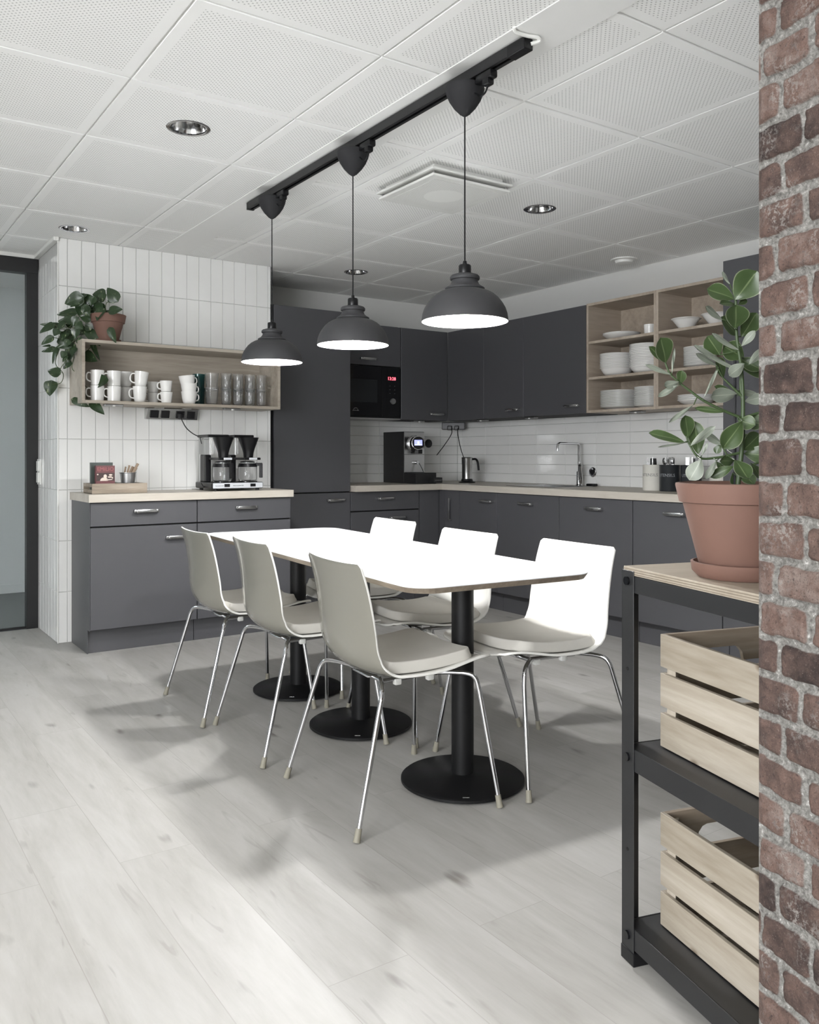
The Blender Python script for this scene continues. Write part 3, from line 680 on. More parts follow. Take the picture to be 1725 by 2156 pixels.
POTHOS= [[1.406,5.073,2.033,1.355,5.104,2.107,0.059],[1.371,5.121,2.035,1.416,5.084,2.029,0.023],[1.365,5.076,1.967,1.423,5.022,1.976,0.045],[1.369,5.198,2.071,1.302,5.214,2.08,0.069],[1.353,5.187,2.081,1.351,5.18,2.044,0.041],[1.285,5.199,2.026,1.242,5.219,2.075,0.059],[1.233,5.182,2.05,1.149,5.236,2.011,0.068],[1.22,5.198,2.015,1.172,5.196,1.99,0.027],[1.257,5.262,2.023,1.232,5.249,1.951,0.055],[1.312,5.219,2.0,1.258,5.25,1.99,0.046],[1.338,5.13,1.985,1.303,5.131,1.914,0.054],[1.37,5.17,1.98,1.375,5.136,1.94,0.027],[1.224,5.291,1.974,1.131,5.352,1.965,0.05],[1.201,5.267,1.923,1.125,5.295,1.915,0.041],[1.281,5.198,1.921,1.231,5.226,1.948,0.036],[1.216,5.238,1.939,1.197,5.248,1.884,0.036],[1.154,5.348,1.893,1.045,5.391,1.905,0.032],[1.106,5.324,1.895,1.035,5.362,1.848,0.045],[1.206,5.308,1.892,1.172,5.311,1.903,0.027],[1.27,5.261,1.874,1.192,5.283,1.847,0.06],[1.285,5.196,1.867,1.259,5.198,1.901,0.036],[1.276,5.215,1.864,1.333,5.16,1.771,0.05],[1.37,5.087,1.865,1.394,5.059,1.781,0.038],[1.207,5.293,1.84,1.128,5.346,1.799,0.073],[1.089,5.263,1.814,1.031,5.28,1.769,0.034],[1.184,5.231,1.777,1.11,5.263,1.757,0.036],[1.089,5.325,1.771,1.049,5.339,1.767,0.014],[1.125,5.376,1.761,1.058,5.416,1.744,0.028],[1.192,5.246,1.779,1.176,5.249,1.674,0.054],[1.296,5.206,1.796,1.331,5.172,1.686,0.027],[1.254,5.195,1.719,1.307,5.131,1.676,0.052],[1.119,5.283,1.755,1.091,5.281,1.663,0.029],[1.198,5.313,1.686,1.164,5.333,1.64,0.037],[1.123,5.242,1.603,1.064,5.274,1.62,0.052],[1.104,5.357,1.561,1.089,5.345,1.477,0.064],[1.351,5.111,1.582,1.307,5.129,1.523,0.063],[1.193,5.211,1.451,1.267,5.143,1.408,0.034],[1.278,5.133,1.432,1.333,5.07,1.364,0.043],[1.255,5.273,1.768,1.229,5.256,1.705,0.027],[1.235,5.263,1.67,1.247,5.22,1.608,0.027],[1.158,5.211,1.706,1.134,5.217,1.669,0.027],[1.352,5.217,1.912,1.315,5.213,1.876,0.041],[1.252,5.204,2.073,1.23,5.185,2.036,0.036],[1.325,5.184,2.024,1.341,5.143,1.965,0.036],[1.263,5.179,2.003,1.236,5.191,1.961,0.041],[1.215,5.234,1.866,1.207,5.235,1.811,0.041],[1.161,5.262,1.846,1.136,5.244,1.806,0.041],[1.298,5.161,2.053,1.279,5.174,2.004,0.041],[1.167,5.209,1.796,1.151,5.214,1.759,0.036],[1.323,5.21,2.027,1.301,5.211,1.966,0.05],[1.252,5.187,1.994,1.273,5.168,1.939,0.045],[1.201,5.322,1.962,1.171,5.327,1.919,0.046],[1.149,5.245,1.898,1.111,5.269,1.861,0.041],[1.211,5.18,1.895,1.232,5.16,1.858,0.045],[1.147,5.315,1.815,1.168,5.295,1.774,0.046],[1.115,5.244,1.858,1.093,5.242,1.82,0.036],[1.221,5.202,1.808,1.232,5.158,1.773,0.036],[1.198,5.199,1.752,1.18,5.192,1.705,0.04],[1.342,5.195,2.013,1.368,5.162,1.965,0.041],[1.314,5.245,2.045,1.33,5.217,2.006,0.051],[1.224,5.199,2.042,1.199,5.201,2.0,0.05],[1.148,5.221,1.728,1.13,5.218,1.691,0.031]]
PSTEM= [[[1.365,5.164,1.965],[1.308,5.203,1.988],[1.259,5.236,1.97],[1.229,5.257,1.933],[1.218,5.265,1.879],[1.214,5.267,1.797],[1.21,5.27,1.706],[1.201,5.276,1.642],[1.229,5.257,1.605],[1.259,5.236,1.56],[1.267,5.231,1.487],[1.289,5.216,1.437]],[[1.229,5.257,1.933],[1.177,5.293,1.865],[1.139,5.319,1.751],[1.12,5.332,1.669],[1.158,5.306,1.61],[1.147,5.314,1.555],[1.105,5.342,1.546]],[[1.222,5.262,1.842],[1.184,5.288,1.706],[1.15,5.311,1.651],[1.139,5.319,1.615]],[[1.259,5.236,1.555],[1.274,5.226,1.528],[1.319,5.195,1.532],[1.342,5.18,1.555]],[[1.365,5.164,1.965],[1.368,5.162,2.025],[1.402,5.138,2.038]],[[1.365,5.164,1.965],[1.327,5.19,2.025],[1.289,5.216,2.029]],[[1.361,5.167,1.965],[1.395,5.143,1.933],[1.387,5.149,1.874]],[[1.229,5.257,1.933],[1.177,5.293,1.961]],[[1.218,5.265,1.879],[1.147,5.314,1.888],[1.109,5.339,1.897]],[[1.214,5.267,1.833],[1.158,5.306,1.815],[1.105,5.342,1.824]],[[1.267,5.231,1.487],[1.229,5.257,1.464],[1.207,5.272,1.455]],[[1.252,5.241,1.965],[1.274,5.226,1.888],[1.301,5.208,1.797],[1.267,5.231,1.728]]]
CLUSIA= [[1.516,1.046,1.437,1.535,1.008,1.491,0.0567,0],[1.531,1.059,1.442,1.492,1.093,1.466,0.0419,0],[1.507,1.052,1.469,1.497,1.063,1.494,0.0087,1],[1.489,1.028,1.375,1.484,1.019,1.42,0.0536,0],[1.544,1.063,1.369,1.497,1.06,1.404,0.0333,0],[1.553,1.057,1.367,1.562,1.026,1.412,0.04,0],[1.526,1.039,1.343,1.532,1.01,1.372,0.0153,1],[1.494,1.061,1.397,1.447,1.067,1.42,0.0153,1],[1.533,1.058,1.431,1.491,1.062,1.432,0.0177,0],[1.539,1.054,1.431,1.558,1.047,1.443,0.0132,0],[1.4,1.126,1.31,1.374,1.113,1.357,0.0447,0],[1.421,1.147,1.316,1.376,1.144,1.343,0.0155,0],[1.411,1.118,1.288,1.42,1.12,1.339,0.0055,1],[1.409,1.119,1.286,1.36,1.144,1.305,0.0098,1],[1.432,1.115,1.267,1.444,1.119,1.297,0.0197,0],[1.422,1.11,1.271,1.386,1.118,1.261,0.0175,1],[1.414,1.104,1.264,1.383,1.132,1.241,0.0119,1],[1.516,1.082,1.329,1.493,1.093,1.368,0.04,0],[1.557,1.054,1.322,1.525,1.078,1.349,0.0422,0],[1.521,1.042,1.336,1.476,1.073,1.367,0.0153,1],[1.508,1.039,1.296,1.428,1.081,1.34,0.0141,1],[1.485,1.067,1.304,1.427,1.075,1.326,0.012,1],[1.513,1.072,1.281,1.487,1.064,1.321,0.0265,0],[1.514,1.023,1.306,1.492,1.044,1.282,0.0237,1],[1.539,1.03,1.306,1.568,1.017,1.339,0.0153,1],[1.463,1.082,1.236,1.495,1.069,1.302,0.0061,1],[1.539,1.054,1.248,1.477,1.077,1.243,0.0287,1],[1.544,1.063,1.245,1.506,1.085,1.266,0.0178,0],[1.498,1.058,1.21,1.451,1.093,1.219,0.012,0],[1.447,1.093,1.225,1.4,1.12,1.188,0.0087,1],[1.431,1.104,1.149,1.376,1.145,1.171,0.024,0],[1.453,1.113,1.158,1.444,1.109,1.204,0.0331,0],[1.48,1.107,1.125,1.471,1.108,1.193,0.0333,0],[1.425,1.084,1.142,1.462,1.055,1.181,0.0162,1],[1.435,1.102,1.149,1.37,1.122,1.138,0.0044,1],[1.504,1.066,1.144,1.48,1.091,1.167,0.0176,1],[1.501,1.019,1.191,1.477,1.046,1.135,0.0407,0],[1.521,1.042,1.194,1.525,1.007,1.183,0.0284,0],[1.546,1.049,1.133,1.585,1.033,1.167,0.0353,0],[1.434,1.065,1.114,1.422,1.084,1.073,0.0322,1],[1.468,1.055,1.112,1.447,1.065,1.075,0.0129,1],[1.489,1.028,1.114,1.487,0.995,1.078,0.0343,0],[1.505,1.041,1.101,1.471,1.072,1.079,0.0195,0],[1.531,1.059,1.111,1.488,1.059,1.112,0.0221,0],[1.542,1.028,1.107,1.568,1.02,1.076,0.0196,0],[1.46,1.084,1.122,1.468,1.075,1.149,0.0065,1],[1.55,1.047,1.189,1.559,1.007,1.188,0.0331,0],[1.557,1.054,1.127,1.581,1.009,1.122,0.0333,0],[1.558,1.053,1.233,1.589,1.026,1.244,0.0244,1],[1.557,1.018,1.208,1.586,0.989,1.231,0.0327,0],[1.575,1.029,1.209,1.602,1.011,1.193,0.0331,0],[1.581,1.074,1.303,1.633,1.047,1.297,0.0316,0],[1.583,1.085,1.327,1.605,1.044,1.302,0.0272,0],[1.561,1.075,1.167,1.568,1.035,1.14,0.0314,0],[1.547,1.061,1.256,1.587,1.042,1.247,0.0133,1],[1.544,1.051,1.087,1.539,1.018,1.066,0.0265,0],[1.529,1.061,1.087,1.543,1.058,1.063,0.0243,0],[1.519,1.092,1.111,1.514,1.065,1.087,0.0179,0],[1.518,1.081,1.145,1.511,1.088,1.127,0.0155,0],[1.538,1.079,1.134,1.55,1.072,1.156,0.0201,0]]
CSTEM= [[[1.527,1.047,1.063],[1.534,1.042,1.144],[1.535,1.041,1.199],[1.535,1.041,1.239],[1.533,1.043,1.298],[1.525,1.048,1.363],[1.523,1.049,1.44]],[[1.533,1.043,1.199],[1.502,1.064,1.214],[1.469,1.086,1.234],[1.446,1.102,1.254],[1.43,1.113,1.269],[1.413,1.125,1.289],[1.405,1.13,1.311]],[[1.534,1.042,1.129],[1.52,1.052,1.125],[1.491,1.071,1.118],[1.462,1.091,1.118],[1.446,1.102,1.144],[1.44,1.106,1.162]],[[1.536,1.04,1.199],[1.565,1.021,1.21],[1.581,1.009,1.212]],[[1.534,1.042,1.239],[1.531,1.044,1.271],[1.533,1.043,1.302]],[[1.535,1.041,1.241],[1.516,1.054,1.263],[1.502,1.064,1.28]],[[1.535,1.041,1.09],[1.554,1.028,1.105],[1.567,1.019,1.109]]]

# ---------------- dining table ----------------
TH = .735; TROT = math.radians(-4.2)
t = thing('dining_table', 'long white dining table with rounded corners on three black pedestals', 'table', (1.842, 3.045, 0))
L2, W2 = 1.045, .355
poly = rrect(-W2, W2, -L2, L2, .085, 8); poly = [(x*math.cos(TROT)-y*math.sin(TROT), x*math.sin(TROT)+y*math.cos(TROT)) for x, y in poly]
bm = B(); prism(bm, poly, TH-.003, TH, 0)
obj('tabletop', bm, M['tabletop'], t)
bm = B()
c = Vector((0, 0))
lo = [bm.verts.new((x*.975, y*.99, TH-.021)) for x, y in poly]; hi = [bm.verts.new((x, y, TH-.0032)) for x, y in poly]
bm.faces.new(lo[::-1]); bm.faces.new(hi)
for i in range(len(poly)): bm.faces.new((lo[i], lo[(i+1) % len(poly)], hi[(i+1) % len(poly)], hi[i]))
obj('edge_board', bm, M['plyedge'], t)
for x, y in ((1.813, 2.318), (1.838, 3.037), (1.869, 3.668)):
    bm = B(); lathe(bm, [(0, .004), (.205, .004), (.213, .008), (.213, .016), (.208, .020), (.05, .030), (.042, .034), (0, .034)], 56, c=(x-1.842, y-3.045, 0)); bs_ = obj('base_plate', bm, M['tableblack'], t, True)
    bm = B()
    for k in range(4): a = k*PI/2+.5; lathe(bm, [(0, 0), (.012, 0), (.012, .005), (0, .005)], 10, c=(x-1.842+.18*math.cos(a), y-3.045+.18*math.sin(a), 0))
    obj('glide', bm, M['blackplastic'], bs_)
    bm = B(); cyl(bm, (x-1.842, y-3.045, .03), (x-1.842, y-3.045, TH-.022), .0385, 32); obj('column', bm, M['tableblack'], t, True)
    bm = B(); k = Matrix.Translation((x-1.842-.115, y-3.045-.165, .0245)) @ Matrix.Rotation(math.radians(-34), 4, 'Z'); box(bm, -.011, .011, -.003, .003, -.001, .001, mat=k); obj('badge', bm, M['steel'], bs_)

# ---------------- chairs ----------------
PROF = [(.262, .438), (.245, .444), (.215, .4455), (.17, .441), (.11, .433), (.05, .428), (-.01, .426), (-.07, .427), (-.122, .433), (-.163, .451), (-.190, .480), (-.204, .52), (-.209, .565), (-.211, .615), (-.214, .665), (-.219, .715), (-.226, .757), (-.233, .792)]
def prof_frame(pts):
    P = [Vector((x, 0, z)) for x, z in pts]; N = []
    for i in range(len(P)):
        tg = (P[min(i+1, len(P)-1)]-P[max(i-1, 0)]).normalized(); N.append(Vector((-tg.z, 0, tg.x))*(-1) if False else Vector((tg.z, 0, -tg.x)))
    return P, N
def sheet(pts, halfw, lift, corner_, nv=14, off=0.0, corner2=None):
    bm = B(); P, N = prof_frame(pts); n = len(P); s = [0.0]
    for i in range(1, n): s.append(s[-1]+(P[i]-P[i-1]).length)
    L = s[-1]; rows = []
    for i in range(n):
        nn = N[i] if N[i].z > 0 or (N[i].z > -.5 and N[i].x > 0) else -N[i]
        e = min(s[i], L-s[i]); w_ = halfw(s[i]/L); corner = corner_ if s[i] < L/2 or corner2 is None else corner2
        if e < corner: w_ -= corner-math.sqrt(max(0, corner**2-(corner-e)**2))
        lf = lift(s[i]/L); rows.append([bm.verts.new(P[i]+nn*(off+lf*abs(v)**2.2)+Vector((0, w_*v, 0))) for v in [(-1+2*k/nv) for k in range(nv+1)]])
    for i in range(n-1):
        for k in range(nv): bm.faces.new((rows[i][k], rows[i+1][k], rows[i+1][k+1], rows[i][k+1]))
    return bm
def dense(pts, n=3): return [(p.x, p.z) for p in smooth_path([(x, 0, z) for x, z in pts], n)]
def make_chair(label, group):
    t = thing('dining_chair', label, 'chair', group=group)
    bm = sheet(dense(PROF), lambda u: .205+.020*math.sin(PI*min(1, u*1.5)) if u < .5 else .225-.020*((u-.5)/.5)**.8+(.0), lambda u: .026-.010*min(1, u*4) if u < .45 else .016+.026*min(1, (u-.45)/.15)-.026*max(0, (u-.72)/.28), .040, corner2=.014)
    sh = obj('shell', bm, [M['shellback'], M['shell']], t, True)
    md = sh.modifiers.new('solid', 'SOLIDIFY'); md.thickness = .009; md.offset = 0; md.material_offset = 1; md.material_offset_rim = 1
    md = sh.modifiers.new('bev', 'BEVEL'); md.width = .0025; md.segments = 2; md.limit_method = 'ANGLE'
    pp = [(.205, .4455), (.17, .441), (.11, .433), (.05, .428), (-.01, .426), (-.07, .427), (-.122, .433), (-.155, .447)]
    bm = sheet(dense(pp, 4), lambda u: .198, lambda u: .014, .045, 14, off=.0245)
    cu = obj('seat_pad', bm, M['fabric'], t, True)
    md = cu.modifiers.new('solid', 'SOLIDIFY'); md.thickness = .037; md.offset = 0
    md = cu.modifiers.new('bev', 'BEVEL'); md.width = .009; md.segments = 4; md.limit_method = 'ANGLE'; md.angle_limit = math.radians(50)
    bm = B()
    for s in (-1, 1): tube(bm, [(.10, .115*s, .414), (-.10, .115*s, .408)], .0075, 10)
    for x in (-.10, .10): tube(bm, [(x, -.118, .411), (x, .118, .411)], .0075, 10)
    box(bm, -.12, -.07, -.06, .06, .408, .416, bev=.003); box(bm, .07, .12, -.06, .06, .410, .420, bev=.003)
    for s in (-1, 1):
        for x in (-.045, .075): box(bm, x-.012, x+.012, .118*s-.010, .118*s+.010, .392, .412, bev=.004, mi=1)
    obj('seat_frame', bm, [M['chrome'], M['whiteplastic']], t, True)
    for s in (-1, 1):
        for pth in ([(-.095, .100*s, .412), (-.125, .165*s, .415), (-.148, .213*s, .411), (-.160, .233*s, .390), (-.172, .239*s, .35), (-.262, .282*s, .022)],
                    [(.095, .110*s, .412), (.140, .155*s, .417), (.178, .190*s, .415), (.197, .205*s, .400), (.206, .213*s, .36), (.238, .277*s, .022)]):
            bm = B(); P_ = smooth_path(pth[:5], 5)+[Vector(pth[5])]; tube(bm, P_, .0079, 12); lg = obj('leg', bm, M['chrome'], t, True)
            a = Vector(pth[5]); dr_ = (a-Vector(pth[4])).normalized(); bm = B(); tube(bm, [a-dr_*.018, a, a+dr_*.0205], [.0092, .0098, .0115], 12); obj('foot_cap', bm, M['rubber'], lg, True)
    return t
GL = 'shell chairs around the white table'
ch = make_chair('white shell chair nearest the camera, on the left side of the table', GL)
ch.location = (1.562, 2.377, 0); ch.rotation_euler = (0, 0, math.radians(-5.5))
for x, y, rz, lab in ((1.582, 3.078, -4.5, 'white shell chair in the middle of the left side of the table'), (1.566, 3.645, -3.5, 'farthest white shell chair on the left side of the table'),
                      (2.132, 2.315, 176.5, 'white shell chair with its bright back beside the near right table corner'), (2.118, 2.945, 177.5, 'white shell chair in the middle of the right side of the table'), (2.212, 3.682, 178, 'farthest white shell chair on the right side, mostly behind the table top')):
    dup(ch, (x, y, 0), math.radians(rz), lab, GL)

# ---------------- lighting track and pendants ----------------
t = thing('lighting_track', 'black ceiling lighting track carrying three pendants', 'lighting track', (1.802, 0, ZC-.0080))
bm = B()
for a, b, c_, d_ in ((-.018, .018, -.006, 0), (-.018, -.013, -.032, -.006), (.013, .018, -.032, -.006), (-.018, -.006, -.034, -.031), (.006, .018, -.034, -.031)): box(bm, a, b, 1.985, 4.07, c_, d_)
obj('rail', bm, M['black'], t)
bm = B(); box(bm, -.0188, .0188, 1.972, 2.055, -.0368, -.0004, bev=.002); obj('feed_cap', bm, M['blackplastic'], t)
bm = B(); box(bm, -.0188, .0188, 4.062, 4.08, -.0368, -.0004, bev=.002); obj('end_cap', bm, M['blackplastic'], t)
bm = B(); tube(bm, [(1.730, 1.957, ZC-.003), (1.745, 1.966, ZC-.010), (1.789, 1.962, ZC-.011), (1.822, 1.952, ZC-.011), (1.832, 1.956, ZC-.018), (1.812, 1.972, ZC-.026)], .006, 8, smooth=5)
attach(obj('supply_cable', bm, M['whiteplastic'], None, True), t)
def make_pendant(label):
    t = thing('pendant_lamp', label, 'lamp', (0, 0, 0), 0, 'pendant lamps over the table')     # origin at the shade rim centre, z=rim
    outer = [(.1480, 0), (.1478, .008), (.1452, .026), (.1388, .045), (.129, .062), (.116, .079), (.101, .092), (.085, .101), (.070, .1062), (.0655, .1075), (.068, .110), (.068, .1135), (.064, .116), (.055, .1215), (.048, .129), (.045, .137), (.0445, .141), (.0495, .143), (.051, .147), (.0505, .153), (.046, .158), (.033, .162), (.022, .164)]
    inner = [(r-.0022, z-.0018) for r, z in outer[::-1] if .001 < z < .107]+[(.1462, 0)]
    bm = B(); lathe(bm, outer, 56); obj('shade', bm, M['lampouter'], t, True)
    bm = B(); lathe(bm, [(0, .1045)]+inner+[(.148, 0)], 56); obj('shade_lining', bm, M['lampinner'], t, True)
    bm = B(); lathe(bm, [(0, .161), (.0205, .161), (.0215, .165), (.0215, .190), (.019, .194), (.008, .195), (.006, .207), (.004, .208), (0, .208)], 24); obj('lamp_holder', bm, M['blackplastic'], t, True)
    bm = B(); tube(bm, [(0, 0, .205), (0, 0, .705)], .0026, 8); obj('cord', bm, M['blackplastic'], t, True)
    bm = B(); bmesh.ops.create_icosphere(bm, subdivisions=2, radius=.034, matrix=Matrix.Translation((0, 0, .053))); obj('bulb', bm, M['bulb'], t, True)
    bm = B(); lathe(bm, [(0, .086), (.018, .086), (.018, .104), (0, .104)], 16); obj('bulb_socket', bm, M['whiteplastic'], t, True)
    prof = [(0, .700), (.006, .701), (.018, .709), (.038, .730), (.054, .754), (.0635, .776), (.0675, .792), (.066, .800), (.056, .805), (0, .807)]
    bm = B(); lathe(bm, prof, 40); obj('canopy', bm, M['blackplastic2'], t, True)
    bm = B(); box(bm, -.016, .016, -.155, -.075, .780, .8065, bev=.006); box(bm, -.014, .014, -.14, -.105, .762, .788, bev=.006); box(bm, -.01, .01, -.09, -.05, .785, .80, bev=.003); tube(bm, [(0, -.125, .768), (.0, -.110, .745), (.0, -.085, .742), (0, -.05, .765)], .003, 8, smooth=4)
    obj('track_adapter', bm, M['blackplastic'], t, True)
    return t
M['bulb'] = emit('lit_bulb', (1.0, 1.0, 1.0), BULB)
M['blackplastic2'] = plain('soft_black_canopy', (.014, .014, .016), .8, bmp=.1, bscale=500)
p = make_pendant('dark grey pendant lamp nearest the camera, largest of the three'); p.location = (1.800, 2.289, 1.580)
dup(p, (1.800, 3.037, 1.580), 0, 'middle of the three dark grey pendant lamps')
dup(p, (1.800, 3.812, 1.580), 0, 'farthest dark grey pendant lamp, in front of the tiled partition')

# ---------------- ceiling fittings ----------------
M['panel'] = emit('fill_panel_glow', (1.0, .995, .985), FILL_PANEL)  # glow for unseen panels added as fill light for the front of the room
for k, (x, y, lab) in enumerate(((-1.95, -.48, 'added unseen fill panel behind the camera, on the window side'), (-.06, -1.73, 'added unseen fill panel behind the camera, in the middle'), (-1.95, 1.41, 'added unseen fill panel left of the camera'))):
    t = thing('fill_panel', lab, 'lamp', (x, y, ZC), 0, 'added fill panels in the front part of the room')
    bm = B(); box(bm, -.30, .30, -.30, .30, -.010, -.0006, bev=.002); obj('frame', bm, M['whiteplastic'], t)
    bm = B(); box(bm, -.275, .275, -.275, .275, -.0125, -.0102); obj('diffuser', bm, M['panel'], t)

def downlight(label):
    t = thing('downlight', label, 'light', (0, 0, ZC), 0, 'recessed ceiling downlights')
    bm = B(); lathe(bm, [(.0705, .004), (.0705, -.001), (.079, -.0035), (.086, -.0010), (.086, -.0003), (.0735, -.0003)], 48); obj('trim_ring', bm, M['chrome'], t, True)
    bm = B(); lathe(bm, [(.0735, -.0002), (.0725, .002), (.068, .03), (.058, .06), (.045, .078), (.03, .085), (0, .087)], 40); obj('reflector', bm, M['facet'], t, True)
    return t
def facetmat():
    m, nt, bs = newmat('faceted_reflector'); v = coords(nt); vo = nt.nodes.new('ShaderNodeTexVoronoi'); lk(nt, v, vo.inputs['Vector']); vo.inputs['Scale'].default_value = 38
    sp = nt.nodes.new('ShaderNodeSeparateColor'); lk(nt, vo.outputs['Color'], sp.inputs[0])
    lk(nt, ramp(nt, sp.outputs[0], [(.1, .30), (.5, .6), (.9, .95)]), bs.inputs['Base Color']); bs.inputs['Metallic'].default_value = 1; bs.inputs['Roughness'].default_value = .15
    bump(nt, sp.outputs[0], bs, .6, .01); return m
M['facet'] = facetmat()
dl = downlight('unlit chrome downlight nearest the camera, left of the track'); dl.location = (1.195, 3.302, ZC)
dup(dl, (1.183, 5.137, ZC), 0, 'unlit chrome downlight in the ceiling by the tiled partition')
dup(dl, (3.121, 3.327, ZC), 0, 'unlit chrome downlight right of the square air vent')
dup(dl, (3.113, 5.209, ZC), 0, 'unlit chrome downlight farthest back, above the tall grey cabinet')
t = thing('downlight', 'downlight in the ceiling of the room behind the glass door', 'light', (.10, 6.75, 2.50))
bm = B(); lathe(bm, [(0, -.004), (.07, -.004), (.085, -.002), (.085, -.0005)], 30); obj('trim_ring', bm, M['steel'], t, True)
t = thing('ceiling_vent', 'square white air vent hanging below the ceiling', 'vent', (2.445, 3.275, ZC))
bm = B(); box(bm, -.235, .235, -.235, .235, -.036, -.026, bev=.003); box(bm, -.20, .20, -.20, .20, -.026, -.0006); obj('backing_frame', bm, M['whiteplastic'], t)
bm = B(); box(bm, -.225, .225, -.225, .225, -.062, -.050, bev=.004); pl_ = obj('face_plate', bm, M['whiteplastic'], t)
def ventmat():
    m, nt, bs = newmat('perforated_vent_face'); tc = nt.nodes.new('ShaderNodeTexCoord'); sx = nt.nodes.new('ShaderNodeSeparateXYZ'); lk(nt, tc.outputs['Object'], sx.inputs[0])
    f = lambda i: math_(nt, 'POWER', math_(nt, 'SUBTRACT', math_(nt, 'FRACT', math_(nt, 'DIVIDE', sx.outputs[i], .007)), .5), 2)
    hole = math_(nt, 'LESS_THAN', math_(nt, 'SQRT', math_(nt, 'ADD', f(0), f(1))), .25)
    rad = math_(nt, 'SQRT', math_(nt, 'ADD', math_(nt, 'MULTIPLY', sx.outputs[0], sx.outputs[0]), math_(nt, 'MULTIPLY', sx.outputs[1], sx.outputs[1])))
    g = math_(nt, 'MULTIPLY', hole, math_(nt, 'GREATER_THAN', rad, .095))
    lk(nt, mixc(nt, g, S(236, 236, 232), S(168, 168, 166)), bs.inputs['Base Color']); bs.inputs['Roughness'].default_value = .5; return m
M['vent'] = ventmat()
bm = B(); box(bm, -.185, .185, -.185, .185, -.0635, -.0622); obj('perforated_face', bm, M['vent'], pl_)
for s in (-1, 1):
    for q in (-1, 1): bm = B(); cyl(bm, (s*.21, q*.21, -.05), (s*.21, q*.21, -.036), .005, 8); obj('spacer', bm, M['steel2'], t)
bm = B(); lathe(bm, [(0, -.030), (.045, -.030), (.055, -.026), (.058, -.012), (.060, -.010), (.085, -.008), (.088, -.0006), (0, -.0006)], 40)
props(obj('smoke_detector', bm, M['whiteplastic'], None, True, loc=(4.38, 3.86, ZC)), 'round white smoke detector on the ceiling above the open dish shelves', 'smoke detector')

# ---------------- mugs and glasses ----------------
def lathe_obj(name, prof, mat, seg=36, parent=None): bm = B(); lathe(bm, prof, seg); return obj(name, bm, mat, parent, True)
def mug(name, label, r0, r1, h, group, hr=.020, foot=None, curve=.0):
    n = 6; out = [(0, 0), (r0-.004, 0), (r0, .003)]
    for k in range(1, n+1):
        u = k/n; out.append((r0+(r1-r0)*(u**(.6 if curve else 1)), .003+(h-.003)*u))
    inn = [(r-.003, z) for r, z in out[:2:-1]]; prof = out+inn+[(r0-.006, .008), (0, .007)]
    o = lathe_obj(name, prof, M['porcelain']); props(o, label, 'mug', group)
    bm = B(); zc = h*.55; a = hr*1.25
    xm = (r0+r1)/2-.002
    tube(bm, [(-(xm), 0, zc+a), (-(xm+hr*.8), 0, zc+a*1.02), (-(xm+hr*1.35), 0, zc+a*.55), (-(xm+hr*1.35), 0, zc-a*.45), (-(xm+hr*.8), 0, zc-a*.95), (-(xm-.002), 0, zc-a*1.1)], .0042, 8, smooth=5)
    obj('handle', bm, M['porcelain'], o, True); return o
BZ = 1.428+.0175+.0008
A_ = mug('mug', 'straight white mug, lower of the leftmost stack on the mug shelf, behind vine leaves', .037, .040, .090, 'straight white mugs', .019); A_.location = (1.318, 5.17, BZ)
dup(A_, (1.318, 5.17, BZ+.0905), .1, 'straight white mug, upper of the leftmost stack on the mug shelf')
dup(A_, (1.414, 5.165, BZ), .15, 'straight white mug, lower of the second stack from the left')
dup(A_, (1.414, 5.165, BZ+.0905), .05, 'straight white mug, upper of the second stack from the left')
C_ = mug('mug', 'rounded white mug, upright and lower in the third stack from the left', .030, .042, .095, 'rounded white mugs', .021, curve=1); C_.location = (1.565, 5.16, BZ)
c2 = dup(C_, (1.568, 5.162, BZ+.0900), 0, 'tilted rounded white mug on top of the third stack', rot=(0, .10, -.1))
dup(C_, (1.515, 5.28, BZ), 0, 'rounded white mug behind the third stack, lower one'); dup(C_, (1.515, 5.28, BZ+.0955), 0, 'rounded white mug behind the third stack, upper one')
D_ = mug('mug', 'small white mug, lower one of the fourth stack from the left', .030, .038, .068, 'small white mugs', .015); D_.location = (1.726, 5.155, BZ)
dup(D_, (1.724, 5.155, BZ+.0685), 0, 'small white mug, upper one of the fourth stack from the left')
dup(D_, (1.680, 5.27, BZ), 0, 'small white mug behind the fourth stack, lower one'); dup(D_, (1.680, 5.27, BZ+.0685), 0, 'small white mug behind the fourth stack, upper one')
E_ = mug('teacup', 'white teacup at the bottom of the nested stack with handles to the right', .034, .050, .078, 'nested white teacups', .015, curve=1); E_['category'] = 'cup'; E_.location = (1.874, 5.165, BZ); E_.rotation_euler = (0, 0, PI)
dup(E_, (1.872, 5.165, BZ+.050), PI, 'middle white teacup of the nested stack with handles to the right')
dup(E_, (1.867, 5.165, BZ+.100), PI, 'tilted top white teacup of the nested stack with handles to the right', rot=(0, .12, PI))
def tumbler(name, label, r0, r1, h, m, group, wavy=0):
    out = [(0, 0), (r0-.003, 0), (r0, .004)]
    for k in range(1, 9):
        u = k/8; out.append((r0+(r1-r0)*u+(wavy*math.sin(u*PI*2)*.002 if wavy else 0), .004+(h-.004)*u))
    prof = out+[(r-.0028, z-.0003) for r, z in out[:2:-1]]+[(r0-.004, .010), (0, .009)]
    o = lathe_obj(name, prof, m, 24 if not wavy else 32); return props(o, label, 'glass', group)
ordw = ['first', 'second', 'third', 'fourth', 'fifth', 'sixth', 'seventh', 'eighth', 'ninth', 'tenth', 'eleventh', 'twelfth', 'thirteenth', 'fourteenth', 'fifteenth', 'sixteenth', 'seventeenth']
g1 = tumbler('tumbler', 'clear tumbler at the bottom of the wide stack beside the teal glasses', .033, .043, .110, M['glass'], 'wide clear tumblers'); g1.location = (2.022, 5.165, BZ)
